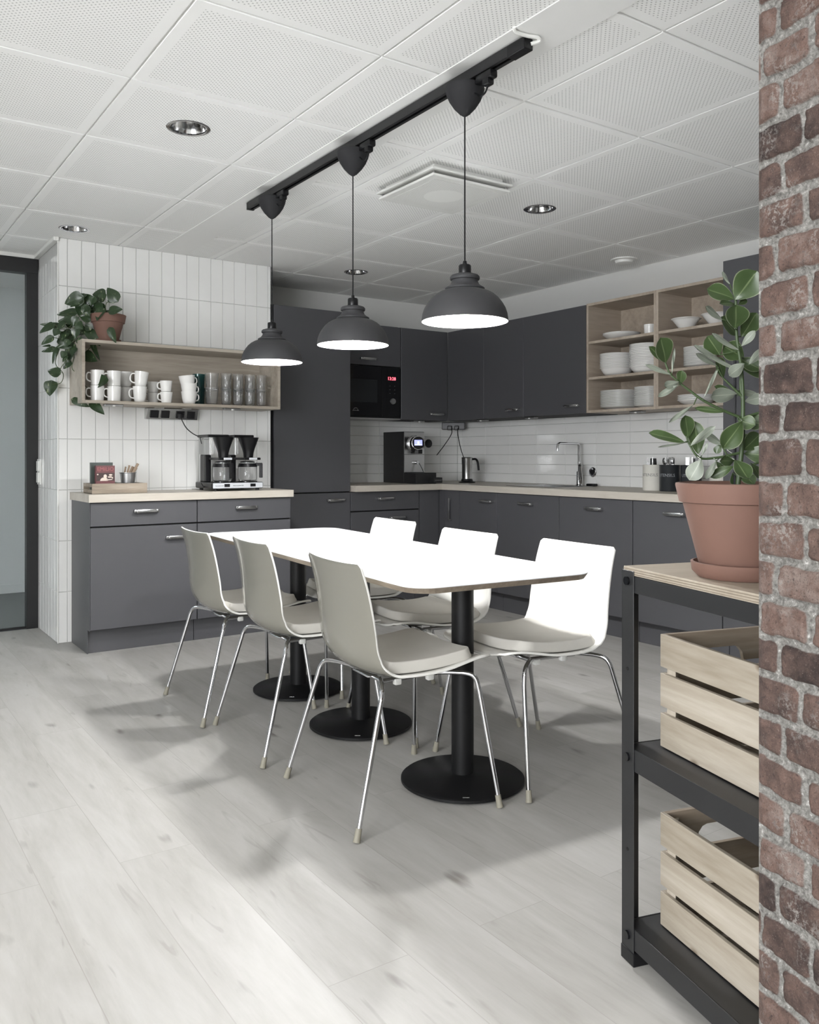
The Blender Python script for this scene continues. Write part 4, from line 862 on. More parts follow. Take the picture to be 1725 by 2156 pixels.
dup(g1, (2.022, 5.165, BZ+.092), 0, 'clear tumbler on top of the wide stack beside the teal glasses'); 
g2 = tumbler('tumbler', 'clear glass, bottom of the stack right of the wide tumblers', .027, .035, .112, M['glass'], 'slim clear glasses', 1); g2.location = (2.118, 5.165, BZ)
nm = ['right of the wide tumblers', 'third from the right end', 'second from the right end', 'at the right end of the shelf']
for q, x in enumerate((2.118, 2.200, 2.283, 2.362)):
    for k in range(2):
        if q or k: dup(g2, (x, 5.165, BZ+k*.093), 0, 'clear glass, %s of the stack %s' % (('bottom', 'top')[k], nm[q]))
for q, x in enumerate((2.160, 2.242, 2.324)):
    for k in range(2): dup(g2, (x, 5.265, BZ+k*.093), 0, 'clear glass in the back row, %s of the %s back stack' % (('bottom', 'top')[k], ('left', 'middle', 'right')[q]))
g3 = tumbler('tumbler', 'dark teal glass, lower one behind the teacups', .034, .040, .11, M['teal'], 'dark teal glasses'); g3.location = (1.975, 5.27, BZ)
dup(g3, (1.975, 5.27, BZ+.09), 0, 'dark teal glass, upper one behind the teacups')

# ---------------- plates and bowls on the birch shelves ----------------
def plate_prof(r, h, th=.0035, foot=.55): return [(0, .003), (r*foot, .003), (r*foot, 0), (r*foot+.003, 0), (r*foot+.004, .003), (r*.80, h*.45), (r, h), (r, h+th*.6), (r*.80, h*.45+th), (r*foot, .003+th), (0, .003+th)]
def bowl_prof(r, h, foot=.5, p=.55):
    o = [(0, .004), (r*foot-.003, .004), (r*foot-.003, 0), (r*foot, 0), (r*foot, .004)]
    for k in range(1, 9): u = k/8; o.append((r*foot+(r-r*foot)*u**p, .004+(h-.004)*u))
    o = o[:-1]+[(r-.001, h-.006), (r+.0035, h-.0035), (r+.0035, h-.001), (r, h)]
    return o+[(a-.0035, b) for a, b in o[-5:4:-1]]+[(r*foot-.002, .009), (0, .008)]
SX = 4.46
z1, z2, z3 = 1.417+.0175+.0006, 1.417+.2435+.0006, 1.417+.4875+.0006
def stack(base, n, x, y, z, dz, what, where, group):
    for k in range(n):
        pos = 'bottom' if k == 0 else ('top' if k == n-1 else '%s from the bottom' % ordw[k])
        lab = '%s, %s, %s' % (what, pos, where)
        if k == 0: base.location = (x, y, z); base['label'] = lab; base['group'] = group
        else: dup(base, (x+random.uniform(-.001, .001), y+random.uniform(-.001, .001), z+k*dz), random.uniform(0, 3), lab, group)
def disc(name, prof, cat): o = lathe_obj(name, prof, M['porcelain'], 48); o['category'] = cat; o['label'] = name; return o
pl1 = disc('dinner_plate', plate_prof(.134, .019), 'plate'); stack(pl1, 15, SX-.01, 3.955, z1, .0077, 'white dinner plate', 'stack at the lower left of the dish shelves', 'dinner plates, lower left shelf')
pl2 = disc('side_plate', plate_prof(.098, .016), 'plate'); stack(pl2, 16, SX-.03, 3.690, z1, .0079, 'white side plate', 'tall stack right of the dinner plates', 'side plates, lower left shelf')
b1 = disc('pasta_bowl', bowl_prof(.112, .060, .48, .42), 'bowl'); stack(b1, 10, SX-.02, 3.975, z2, .0105, 'large white bowl', 'stack on the middle left shelf', 'large bowls, middle left shelf')
b2 = disc('soup_bowl', bowl_prof(.112, .046, .60, .5), 'bowl'); stack(b2, 15, SX-.02, 3.715, z2, .0104, 'ridged-looking white soup plate', 'tall stack right of the large bowls', 'soup plates, middle left shelf')
pt = disc('platter', plate_prof(.125, .034, .004, .5), 'plate'); stack(pt, 2, SX-.02, 3.935, z3, .009, 'wide white platter', 'pair on the upper left shelf', 'platters, upper left shelf')
cp_ = mug('mug', 'small white cup standing right of the platters on the upper left shelf', .034, .037, .066, None, .014); cp_.location = (SX-.07, 3.655, z3); cp_.rotation_euler = (0, 0, PI/2); cp_['category'] = 'cup'
bw1 = disc('cereal_bowl', bowl_prof(.088, .072, .42, .95), 'bowl'); bw1.location = (SX-.04, 3.395, z3); bw1['label'] = 'flared white bowl on the upper right dish shelf, left one'
dup(bw1, (SX-.04, 3.175, z3), 0, 'flared white bowl partly behind the top plant leaves, right one')
pl3 = dup(pl2, (0, 0, 0)); stack(pl3, 15, SX-.03, 3.300, z2, .0079, 'white side plate', 'stack on the middle right shelf behind the plant', 'side plates, middle right shelf')
bw3 = disc('soup_plate', plate_prof(.115, .030), 'plate'); stack(bw3, 4, SX-.03, 3.325, z1, .0100, 'white soup plate', 'low stack on the lower right shelf', 'soup plates, lower right shelf')
pl4 = dup(pl2, (0, 0, 0)); stack(pl4, 12, SX-.03, 3.060, z1, .0079, 'white side plate', 'rightmost stack on the lower right shelf', 'side plates, lower right shelf')
bpy.context.view_layer.update()

# ---------------- coffee corner on the short countertop ----------------
CT = .9056
t = thing('coffee_maker', 'black double filter coffee maker with silver front strip', 'coffee maker', (2.135, 5.125, CT)); CM = t
bm = B(); box(bm, -.172, .172, -.115, .175, .012, .052, bev=.008); 
for x in (-.14, .14):
    for y in (-.09, .15): cyl(bm, (x, y, 0), (x, y, .013), .012, 12)
bs_ = obj('base', bm, M['blackplastic'], t)
bm = B(); box(bm, -.166, .166, -.1175, -.114, .016, .049, bev=.0015); fp = obj('front_strip', bm, M['silver'], bs_)
lettering('MOCCAMASTER', .0095, M['blackplastic'], bs_, Matrix.Translation((0, -.1182, .031)) @ FACE_NY)
lettering('TECHNIVORM', .009, M['cab'], bs_, Matrix.Translation((-.125, -.1182, .031)) @ FACE_NY)
for x in (-.075, .098):
    bm = B(); box(bm, x-.018, x+.018, -.1205, -.117, .024, .043, bev=.0012); obj('switch', bm, M['blackplastic'], bs_)
for x in (-.085, .085):
    bm = B(); lathe(bm, [(0, .052), (.062, .052), (.062, .057), (0, .057)], 32, c=(x+.012, -.035, 0)); obj('hot_plate', bm, M['blackgloss'], t, True)
    bm = B(); box(bm, x-.062, x-.02, .07, .155, .052, .225, bev=.006); obj('tower', bm, M['blackplastic'], t)
    bm = B(); box(bm, x-.075, x-.005, .06, .16, .225, .335, bev=.012); obj('water_tank', bm, M['clearplastic'], t, True)
    bm = B(); box(bm, x-.080, x+.060, -.03, .16, .335, .352, bev=.005); obj('lid', bm, M['blackplastic'], t)
    bm = B(); tube(bm, [(x-.04, .04, .225), (x-.04, .04, .352)], .003, 8); obj('riser_tube', bm, M['chrome'], t, True)
    bm = B(); lathe(bm, [(0, .205), (.030, .205), (.033, .235), (.040, .262), (.060, .318), (.066, .335), (.062, .335), (.036, .262), (0, .25)], 32, c=(x+.018, -.035, 0)); fb = obj('filter_basket', bm, M['blackplastic'], t, True)
    bm = B(); box(bm, x-.04, x+.075, -.10, .07, .192, .207, bev=.004); obj('basket_shelf', bm, M['blackplastic'], t)
    bm = B(); box(bm, x-.005, x+.050, -.1015, -.0995, .193, .206, bev=.001); obj('label_plate', bm, M['silver'], fb)
    c = lathe_obj('coffee_carafe', [(0, 0), (.052, 0), (.058, .006), (.060, .02), (.060, .085), (.052, .103), (.044, .108), (.044, .118), (.0425, .118), (.0425, .108), (.050, .102), (.058, .085), (.058, .02), (.056, .008), (0, .002)], M['glass'], 36)
    c.location = (2.135+x+.012, 5.090, CT+.0575); props(c, 'empty glass coffee carafe on the %s hot plate' % ('left' if x < 0 else 'right'), 'carafe', 'glass carafes in the coffee maker')
    bm = B(); lathe(bm, [(0, .118), (.046, .118), (.046, .124), (.02, .128), (0, .128)], 28); lathe(bm, [(.0605, .090), (.062, .090), (.055, .112), (.0535, .112)], 28); obj('lid', bm, M['blackplastic'], c, True)
    bm = B(); a_ = -.35 if x > 0 else -1.25
    mm = Matrix.Rotation(a_, 4, 'Z'); box(bm, .05, .094, -.010, .010, .096, .116, bev=.003, mat=mm); box(bm, .074, .096, -.010, .010, .02, .112, bev=.003, mat=mm); obj('handle', bm, M['blackplastic'], c)
bm = B(); tube(bm, [(1.99, 5.25, CT+.03), (1.965, 5.21, CT+.055), (1.945, 5.15, CT+.05), (1.95, 5.12, CT+.025), (1.982, 5.16, CT+.03)], .003, 8, smooth=6); obj('cord_loop', bm, M['blackplastic'], None, True)
attach(bpy.data.objects['cord_loop'], CM); attach(CORD1, CM)
# tray with books and spoon tub
t = thing('wooden_tray', 'low weathered wooden crate tray on the countertop', 'tray', (1.412, 5.13, CT))
bm = B(); box(bm, -.158, .158, -.100, -.088, .0, .058, bev=.0015); obj('front_board', bm, M['tray'], t)
bm = B(); box(bm, -.158, .158, .088, .100, .0, .058, bev=.0015); obj('back_board', bm, M['tray'], t)
for x in (-.158, .147):
    for z in (.004, .038): bm = B(); box(bm, x, x+.011, -.088, .088, z, z+.019, bev=.001); obj('side_slat', bm, M['tray'], t)
bm = B(); box(bm, -.147, .147, -.088, .088, .001, .008); obj('bottom', bm, M['tray'], t)
M['book_dark'] = plain('dark_green_cover', S(66, 74, 70), .4, var=.2, nscale=30); M['book_red'] = plain('brown_red_cover', S(104, 60, 62), .4, var=.35, nscale=60); M['paper'] = plain('paper', S(205, 200, 192), .8)
bz = CT+.0088
t = thing('book', 'larger dark green hardcover book standing at the back of the tray', 'book', (1.330, 5.125, bz), 0)
bm = B(); box(bm, -.060, .062, -.014, -.011, 0, .170); box(bm, -.060, .062, .011, .014, 0, .170); box(bm, -.062, -.059, -.014, .014, 0, .170); obj('cover', bm, M['book_dark'], t)
bm = B(); box(bm, -.058, .060, -.011, .011, .002, .168); obj('pages', bm, M['paper'], t)
t = thing('book', 'cookbook with a red-brown illustrated cover standing in front of the dark green book', 'book', (1.338, 5.080, bz), 0)
bm = B(); box(bm, -.052, .054, -.012, -.0095, 0, .152); box(bm, -.052, .054, .0095, .012, 0, .152); box(bm, -.054, -.051, -.012, .012, 0, .152); cv = obj('cover', bm, M['book_red'], t)
bm = B(); box(bm, -.050, .052, -.0095, .0095, .002, .150); obj('pages', bm, M['paper'], t)
M['cream'] = plain('cream_print', S(214, 200, 188), .5, var=.08, nscale=60); M['rose'] = plain('rose_print', S(158, 92, 92), .5, var=.2, nscale=60)
M['brownprint'] = plain('dark_brown_print', S(58, 40, 38), .5, var=.25, nscale=80)
def ell(cx, cy, rx, ry, n=20): return [(cx+rx*math.cos(2*PI*k/n), cy+ry*math.sin(2*PI*k/n)) for k in range(n)]
for nm_, mt_, dz_, shapes in (('background_print', M['brownprint'], .0002, [[(-.050, .064), (.052, .064), (.052, .110), (-.050, .110)]]),
        ('illustration', M['cream'], .0005, [ell(-.043, .101, .004, .004), ell(.030, .098, .010, .005), ell(.026, .086, .013, .0045), ell(.040, .081, .004, .004), [(-.030, .064), (.014, .064), (.012, .076), (.004, .083), (-.016, .083), (-.026, .076)], [(.010, .066), (.040, .070), (.040, .074), (.008, .073)]]),
        ('hair_print', M['brownprint'], .0008, [ell(-.006, .096, .017, .013)]),
        ('face_print', M['cream'], .0011, [ell(-.001, .090, .0095, .0115)])):
    bm = B()
    for sh_ in shapes: prism(bm, sh_, 0, dz_)
    for v in bm.verts: v.co = Vector((v.co.x, -.0121-v.co.z, v.co.y))
    obj(nm_, bm, mt_, cv)
lettering('EMILIO', .031, M['rose'], cv, Matrix.Translation((.001, -.0122, .131)) @ FACE_NY, name='title')
c = lathe_obj('metal_tub', [(0, 0), (.040, 0), (.046, .055), (.050, .058), (.050, .060), (.044, .060), (.038, .004), (0, .003)], M['steel2'], 36); c.location = (1.485, 5.13, bz+.0505); props(c, 'small round metal tub holding wooden spatulas in the tray', 'tub')
bm = B(); box(bm, -.055, .055, -.050, .050, 0, .050, bev=.002); o = obj('tea_box', bm, M['blackplastic'], None, loc=(1.485, 5.13, bz)); props(o, 'dark square box under the metal tub, inside the wooden tray', 'box')
for k, (dx, dy, tilt, yaw, L_, w_) in enumerate(((-.004, .0, .26, 0, .100, .006), (.006, .006, .42, .1, .098, .009), (.010, -.008, .50, -.1, .122, .008), (.014, .01, .60, .1, .098, .006), (-.012, .012, .18, .2, .090, .005))):
    bm = B(); box(bm, -w_, w_, -.0016, .0016, 0, L_, bev=.001); o = obj('wooden_spatula', bm, M['spoonwood'], None, loc=(1.485+dx-.012, 5.13+dy, bz+.0560), rot=(0, tilt, yaw))
    props(o, ('leftmost upright wooden spatula in the metal tub', 'broad wooden spatula in the middle of the metal tub', 'longest wooden spatula leaning right in the metal tub', 'short wooden spatula leaning furthest right in the metal tub', 'thin wooden stick at the back of the metal tub')[k], 'spatula', 'wooden spatulas in the metal tub')

# ---------------- espresso machine and frother ----------------
t = thing('espresso_machine', 'black and chrome capsule espresso machine with a lit round display', 'espresso machine', (3.80, 5.45, .9056))
bm = B(); box(bm, 0, .20, .17, .47, 0, .413, bev=.004); obj('body', bm, M['black'], t)
bm = B(); box(bm, .002, .198, .163, .170, .085, .411, bev=.002); fr_ = obj('front_panel', bm, M['steel'], t)
bm = B(); box(bm, .002, .198, .1615, .1635, .228, .231); obj('seam', bm, M['blackplastic'], fr_)
bm = B(); box(bm, 0, .20, 0, .17, 0, .084, bev=.004); obj('drip_base', bm, M['black'], t)
bm = B(); box(bm, .13, .215, -.06, .0, .006, .048, bev=.004); dt = obj('drip_tray', bm, M['black'], t)
lettering('NESPRESSO', .0125, M['steel'], dt, Matrix.Translation((.1725, -.0605, .026)) @ FACE_NY)
TX = lambda x, y, z, r: Matrix.Translation((x, y, z)) @ Matrix.Rotation(r, 4, 'X')
bm = B(); lathe(bm, [(0, 0), (.066, 0), (.066, .012), (.060, .018), (0, .018)], 40, mat=TX(.10, .163, .315, PI/2)); obj('head_ring', bm, M['chrome'], t, True)
hd = Matrix.Translation((.105, .15, .315)) @ Matrix.Rotation(-.40, 4, 'Z') @ Matrix.Rotation(PI/2-.06, 4, 'X')
bm = B(); lathe(bm, [(0, 0), (.054, 0), (.052, .085), (.050, .090), (0, .092)], 40, mat=hd); obj('brew_head', bm, M['blackplastic'], t, True)
bm = B(); lathe(bm, [(.050, .088), (.054, .090), (.054, .095), (.050, .096)], 40, mat=hd); obj('bezel', bm, M['chrome'], t, True)
bm = B(); box(bm, -.032, .032, -.020, .024, .0935, .0945, mat=hd); M['screen'] = emit('blue_screen', (.30, .32, .72), 1.1); M['screen2'] = emit('white_icon', (.8, .84, 1.0), 1.6); sc_ = obj('screen', bm, M['screen'], t)
bm = B(); box(bm, -.007, .007, -.008, .010, .0946, .0950, mat=hd); box(bm, -.028, .028, -.0165, -.0135, .0946, .0950, mat=hd); obj('screen_icon', bm, M['screen2'], sc_)
bm = B(); box(bm, .085, .125, .085, .14, .235, .27, bev=.004); obj('spout', bm, M['blackplastic'], t)
bm = B(); lathe(bm, [(0, 0), (.030, 0), (.034, .006), (.034, .014), (.014, .018), (0, .018)], 32, mat=Matrix.Translation((.215, .14, .318)) @ Matrix.Rotation(PI/2, 4, 'X')); tube(bm, [(.17, .15, .318), (.215, .13, .318)], .008, 8); obj('steam_knob', bm, M['blackplastic'], t, True)
bm = B(); cyl(bm, (.11, .165, .165), (.11, .13, .165), .013, 16); tube(bm, [(.125, .13, .16), (.13, .10, .12), (.135, .08, .085)], .004, 8); obj('hot_water_nozzle', bm, M['chrome'], t, True)
t = thing('milk_frother', 'steel milk frother jug with black curved handle on a black base', 'jug', (4.30, 5.44, .9056), math.radians(-15))
bm = B(); lathe(bm, [(0, 0), (.066, 0), (.068, .008), (.05, .014), (.044, .032), (0, .032)], 36); obj('base', bm, M['blackplastic'], t, True)
bm = B(); lathe(bm, [(0, .033), (.041, .033), (.041, .145), (.043, .150), (.043, .196), (.046, .204), (.040, .208), (0, .208)], 36); obj('jug', bm, M['steel'], t, True)
bm = B(); tube(bm, [(.040, 0, .19), (.075, 0, .192), (.092, 0, .175), (.100, 0, .14), (.104, 0, .10)], .009, 10, smooth=4); obj('handle', bm, M['blackplastic'], t, True)

attach(CORD3, t); attach(CORD2, bpy.data.objects['espresso_machine'])
# ---------------- canisters ----------------
M['creamtin'] = plain('cream_tin', S(214, 212, 204), .35); M['darktin'] = plain('dark_tin', S(44, 47, 50), .3); M['greyprint'] = plain('grey_print', S(120, 120, 118), .5); M['lightprint'] = plain('light_print', S(140, 144, 148), .5)
def canister(x, y, m, txt, pm, label, ry):
    o = lathe_obj('canister', [(0, 0), (.060, 0), (.062, .003), (.062, .158), (.0632, .160), (.062, .162), (.059, .162), (.058, .006), (0, .004)], m, 48); o.location = (x, y, .9056); o.rotation_euler = (0, 0, ry); props(o, label, 'canister', 'round tins beside the sink')
    if txt: lettering(txt, .026, pm, o, Matrix.Translation((0, 0, .098)) @ FACE_NY, bend=.0624); return o
canister(4.30, 3.555, M['creamtin'], 'UTENSILS', M['greyprint'], 'cream tin printed UTENSILS, leftmost of the tins', math.radians(-72))
canister(4.30, 3.425, M['darktin'], 'UTENSILS', M['lightprint'], 'dark tin full of cutlery between the cream tin and the plant pot', math.radians(-72))
canister(4.33, 3.290, M['darktin'], 'UTENSILS', M['lightprint'], 'dark tin half hidden behind the silvery leaf', math.radians(-60))
canister(4.33, 3.085, M['creamtin'], '', M['greyprint'], 'white tin glimpsed behind the lower leaves of the plant', math.radians(-60))
rn = random.Random(5); q = 0
def fork():
    bm = B(); box(bm, -.003, .003, -.0012, .0012, 0, .150); box(bm, -.011, .011, -.0010, .0010, .148, .172, bev=.0008)
    for x in (-.0095, -.0035, .0025, .0085): box(bm, x-.0012, x+.0012, -.001, .001, .170, .202)
    return obj('fork', bm, M['steel'], None)
def spoon():
    bm = B(); box(bm, -.003, .003, -.0012, .0012, 0, .160)
    lathe(bm, [(0, -.0035), (.009, -.002), (.0145, .001), (.0135, .0012), (.007, -.0008), (0, -.002)], 18, mat=Matrix.Translation((0, 0, .177)) @ Matrix.Rotation(PI/2, 4, 'X') @ Matrix.Diagonal((1, 1.5, 1, 1)))
    return obj('spoon', bm, M['steel'], None, True)
def knife():
    bm = B(); box(bm, -.005, .005, -.003, .003, .10, .195, bev=.002); box(bm, -.006, .006, -.0008, .0008, 0, .09); return obj('table_knife', bm, M['blackplastic'], None)
protos = {'fork': fork(), 'spoon': spoon(), 'table_knife': knife()}; used = set()
TINS = ((4.30, 3.555, 'the cream UTENSILS tin', ('table_knife',)*5+('fork', 'fork')), (4.30, 3.425, 'the dark tin next to the cream one', ('spoon', 'fork', 'spoon', 'fork', 'spoon', 'table_knife', 'spoon', 'fork', 'spoon', 'fork', 'spoon')), (4.33, 3.290, 'the dark tin behind the silvery leaf', ('fork', 'spoon', 'fork', 'table_knife', 'fork')))
for x, y, where, kinds in TINS:
    for k, kd in enumerate(kinds):
        a = rn.uniform(0, 2*PI); rr = rn.uniform(.012, .036)
        lab = {'fork': 'steel fork standing upright in ', 'spoon': 'steel spoon standing upright in ', 'table_knife': 'dark-handled knife standing in '}[kd]+where; grp = {'fork': 'forks in ', 'spoon': 'spoons in ', 'table_knife': 'knives in '}[kd]+where
        loc = (x+rr*math.cos(a), y+rr*math.sin(a), .9130); rot = (-math.sin(a)*rr*3.2*.5, math.cos(a)*rr*3.2*.5, rn.uniform(0, 3))
        if kd not in used:
            used.add(kd); o = protos[kd]; o.location = loc; o.rotation_euler = rot; props(o, lab, {'fork': 'fork', 'spoon': 'spoon', 'table_knife': 'knife'}[kd], grp)
        else: dup(protos[kd], loc, None, lab, grp, rot)

# ---------------- black shelf unit with crates and plant ----------------
SE, SD = 1.080, 1.645                        # its left far corner along EX / DX
o3 = EX*SE+DX*SD; ang = math.atan2(EX.y, EX.x)
t = thing('shelf_unit', 'black steel shelf unit with birch plywood top behind the brick wall', 'shelf', (o3.x, o3.y, 0), ang)
UW, UD, UH = 1.10, .55, .868                  # local x along EX, local y along DX (0 .. -UD)
for x, sx in ((0, 1), (UW, -1)):
    for y, sy in ((0, -1), (-UD, 1)):
        bm = B(); a, b = sorted((x, x+sx*.042)); c, d_ = sorted((y, y+sy*.0022)); box(bm, a, b, c, d_, .004, UH); a, b = sorted((x, x+sx*.0022)); c, d_ = sorted((y, y+sy*.045)); box(bm, a, b, c, d_, .004, UH, bev=.0006, seg=1)
        po = obj('post', bm, M['black'], t)
        bm = B(); a, b = sorted((x-sx*.002, x+sx*.046)); c, d_ = sorted((y-sy*.002, y+sy*.048)); box(bm, a, b, c, d_, 0, .030, bev=.002); obj('foot_cap', bm, M['blackplastic'], po)
        bm = B()
        for z in (.845, .455, .060): cyl(bm, (x-sx*.005, y+sy*.022, z), (x+sx*.001, y+sy*.022, z), .0095, 16)
        for z in (.65, .25): cyl(bm, (x-sx*.001, y+sy*.022, z), (x+sx*.001, y+sy*.022, z), .004, 10)
        obj('bolt', bm, M['blackgloss'], po, True)
for z0, z1_, nme in ((.820, .857, 'top_beam'), (.428, .477, 'beam'), (.035, .082, 'beam')):
    for x in (.0024, UW-.0060): bm = B(); box(bm, x, x+.0036, -UD+.006, -.006, z0, z1_, bev=.0012); obj(nme, bm, M['black'], t)
    for y in (-.0060, -UD+.0024): bm = B(); box(bm, .008, UW-.008, y, y+.0036, z0, z1_, bev=.0012); obj(nme, bm, M['black'], t)
for z in (.477, .082): bm = B(); box(bm, .007, UW-.007, -UD+.007, -.007, z-.004, z-.001); obj('shelf_board', bm, M['black'], t)
bm = B(); box(bm, .0028, UW-.003, -UD+.003, -.0028, .858, .876, bev=.001); tp = obj('plywood_top', bm, M['ply'], t)
bm = B()
for k in range(3): box(bm, .0022, UW-.0022, -UD+.0022, -.0022, .8605+k*.005, .8620+k*.005)
obj('plywood_layers', bm, M['plyedge'], tp)
M['pineY'] = M['pine']
def crate(label, x, y, z):
    """local x = long direction"""
    t = thing('wooden_crate', label, 'crate', (x, y, z), ang-PI/2, 'pine crates on the shelf unit')
    Lc, Wc, Hc = .46, .31, .25
    zs_ = ((.002, .076), (.091, .164), (.178, .250))
    for y_ in (-Wc/2, Wc/2-.010):
        for a, b in zs_: bm = B(); box(bm, -Lc/2, Lc/2, y_, y_+.010, a, b, bev=.0012); obj('side_slat', bm, M['pine'], t)
    for s in (-1, 1):
        xx = sorted((s*Lc/2, s*(Lc/2-.010)))
        for k, (a, b) in enumerate(zs_):
            bm = B()
            if k < 2: box(bm, xx[0], xx[1], -Wc/2+.0105, Wc/2-.0105, a, b, bev=.001)
            else:
                yy = Wc/2-.0105; pr = [(-yy, a), (-.064, a), (-.060, a+.018), (-.050, a+.030), (-.038, a+.034), (.038, a+.034), (.050, a+.030), (.060, a+.018), (.064, a), (yy, a), (yy, b), (-yy, b)]
                prism(bm, pr, xx[0], xx[1])
                for v in bm.verts: v.co = Vector((v.co.z, v.co.x, v.co.y))
            obj('end_board', bm, M['pineE'], t)
        for q in (-1, 1):
            bm = B(); px = s*(Lc/2-.0105); py = q*(Wc/2-.0105)
            prism(bm, [(px, py), (px-s*.030, py), (px-s*.026, py-q*.006), (px-s*.006, py-q*.026), (px, py-q*.030)], .003, .236); obj('corner_post', bm, M['pineZ'], t)
    for k in range(4): bm = B(); y_ = -Wc/2+.016+k*.0705; box(bm, -Lc/2+.0105, Lc/2-.0105, y_, y_+.064, .003, .010); obj('bottom_slat', bm, M['pine'], t)
    return t
M['pineE'] = wood('pine_end_boards', S(122, 108, 92), S(142, 130, 115), S(158, 148, 134), 'Y', 12, .5, knots=.6); M['pineZ'] = wood('pine_posts', S(156, 146, 130), S(176, 167, 153), S(188, 180, 168), 'Z', 12, .5)
cc = EX*(1.148+.155)+DX*(1.598-.23)
crate('slatted pine crate on the middle shelf of the black unit', cc.x, cc.y, .4772); crate('slatted pine crate on the bottom shelf of the black unit', cc.x, cc.y, .0822)

# ---------------- plants ----------------
def leaf_surface(bmt, base, tip, width, kind, rnd, uvl, mi_top, mi_un, facing=1, curl=.12, fold=.18):
    b, tp_ = Vector(base), Vector(tip); ax = tp_-b; L_ = ax.length; ax.normalize()
    toward = Vector((-.566, -.8245, .25)).normalized(); side = ax.cross(toward)
    if side.length < 1e-3: side = Vector((1, 0, 0))
    side.normalize(); nrm = side.cross(ax).normalized()
    if nrm.dot(toward) < 0: nrm = -nrm
    a = rnd.uniform(-.35, .35); rm = Matrix.Rotation(a, 3, ax); side = rm @ side; nrm = rm @ nrm
    nu, nv = 10, 6; g = []; w2 = width*(.62 if kind == 'heart' else .54)
    for i in range(nu+1):
        u = i/nu
        if kind == 'heart': wf = (math.sin(PI*min(1, u**.62)))**.75*(1-.25*u) if 0 < u < 1 else 0.0; wf *= 1.15; back = -.10*L_*(1 if u < .001 else 0)
        else: wf = (math.sin(PI*u**1.35)**.62) if 0 < u < 1 else 0.0
        row = []
        for k in range(nv+1):
            v = -1+2*k/nv
            s_ = u*L_
            if kind == 'heart': s_ -= .13*L_*abs(v)*(1-u)**3
            p_ = b+ax*s_+side*(v*w2*wf)+nrm*(abs(v)*wf*w2*fold*(1 if facing > 0 else -1)-curl*L_*(u*u)*.5*(1 if facing > 0 else -1)+.02*L_*math.sin(6*u+v*2))
            row.append((p_, v, u))
        g.append(row)
    th = Vector(nrm)*.0004
    for sgn, mi in ((1, mi_top), (-1, mi_un)):
        vs = [[bmt.verts.new(p_+th*sgn) for p_, _, _ in row] for row in g]
        for i in range(nu):
            for k in range(nv):
                q_ = [vs[i][k], vs[i][k+1], vs[i+1][k+1], vs[i+1][k]]
                try: f = bmt.faces.new(q_)
                except ValueError: continue
                f.material_index = mi; f.smooth = True
                for lp, (ii, kk) in zip(f.loops, ((i, k), (i, k+1), (i+1, k+1), (i+1, k))): lp[uvl].uv = (.5+g[ii][kk][1]*.5, g[ii][kk][2])
def foliage(name, leaves, kind, mats, parent, origin, seed):
    rnd = random.Random(seed); bm = B(); uvl = bm.loops.layers.uv.new('UVMap'); O = Vector(origin)
    for lf in leaves:
        b, tp_, w_ = Vector(lf[0:3])-O, Vector(lf[3:6])-O, lf[6]; under = len(lf) > 7 and lf[7]
        leaf_surface(bm, b, tp_, w_, kind, rnd, uvl, 1 if under else 0, 0 if under else 1, -1 if under else 1)
    me = bpy.data.meshes.new(name); bm.to_mesh(me); bm.free()
    for m_ in mats: me.materials.append(m_)
    o = bpy.data.objects.new(name, me); COL.objects.link(o); o.parent = parent; return o
PZ = 1.428+.367+.0006
po = thing('potted_vine', 'trailing heart-leaved vine in a small terracotta pot on the mug shelf', 'plant', (1.388, 5.20, PZ))
bm = B(); lathe(bm, [(0, 0), (.070, 0), (.076, .018), (.072, .018), (.066, .006), (0, .006)], 36); obj('saucer', bm, M['terra'], po, True)
bm = B(); lathe(bm, [(0, .007), (.060, .007), (.088, .118), (.096, .120), (.104, .165), (.099, .167), (.093, .160), (.088, .148), (0, .148)], 40, mifn=lambda i: 1 if i >= 8 else 0); obj('pot', bm, [M['terra'], M['soil']], po, True)
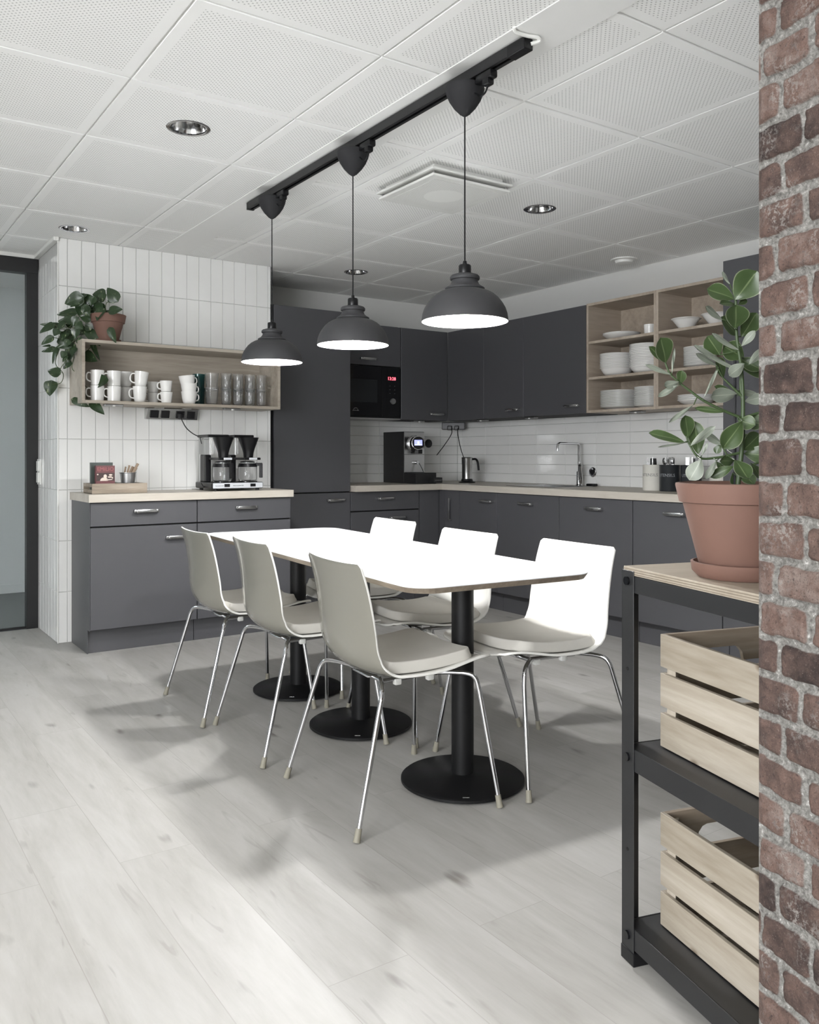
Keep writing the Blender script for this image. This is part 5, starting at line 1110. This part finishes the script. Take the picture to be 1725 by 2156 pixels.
foliage('leaves', POTHOS, 'heart', [M['po_top'], M['po_under']], po, (1.388, 5.20, PZ), 3)
bm = B(); O_ = Vector((1.388, 5.20, PZ))
for s_ in PSTEM: tube(bm, [Vector(p_)-O_ for p_ in s_], .0022, 6, smooth=4)
rnd = random.Random(9)
allp = [Vector(p_)-O_ for s_ in PSTEM for p_ in s_]
for lf in POTHOS:
    b = Vector(lf[0:3])-O_; n_ = min(allp, key=lambda p_: (p_-b).length)
    if (n_-b).length > .004: tube(bm, [n_, (n_+b)/2+Vector((0, 0, .006)), b], .0012, 5)
tube(bm, [allp[0], allp[0]+Vector((0.0, .0, -.03)), Vector((0.02, 0, .15))], .0025, 6)
obj('stems', bm, M['stem2'], po, True)
# large plant
PT = .8766; pc = (1.531, 1.044, PT)
po = thing('potted_plant', 'tall thick-leaved plant in a large terracotta pot on the plywood top', 'plant', pc)
bm = B(); lathe(bm, [(0, 0), (.082, 0), (.094, .012), (.0965, .030), (.091, .031), (.086, .014), (0, .010)], 48); obj('saucer', bm, M['terra'], po, True)
bm = B(); lathe(bm, [(0, .011), (.072, .011), (.079, .020), (.112, .150), (.119, .152), (.1265, .186), (.1255, .190), (.119, .191), (.113, .182), (.110, .172), (0, .172)], 56, mifn=lambda i: 1 if i >= 9 else 0); obj('pot', bm, [M['terra'], M['soil']], po, True)
foliage('leaves', CLUSIA, 'obovate', [M['cl_top'], M['cl_under']], po, pc, 5)
bm = B(); O_ = Vector(pc)
for k, s_ in enumerate(CSTEM): tube(bm, [Vector(p_)-O_ for p_ in s_], [.0050, .0026] if k == 0 else [.0032, .0018], 10, smooth=5)
allp = [p_ for s_ in CSTEM for p_ in smooth_path([Vector(x_)-O_ for x_ in s_], 5)]
for lf in CLUSIA:
    b = Vector(lf[0:3])-O_; n_ = min(allp, key=lambda p_: (p_-b).length)
    if (n_-b).length > .003: tube(bm, [n_, b], .0012, 6)
obj('stems', bm, M['stem'], po, True)
bm = B(); tube(bm, [(0.002, .014, .165), (0.002, .014, .440)], .0030, 8); obj('support_stick', bm, M['blackplastic2'], po, True)
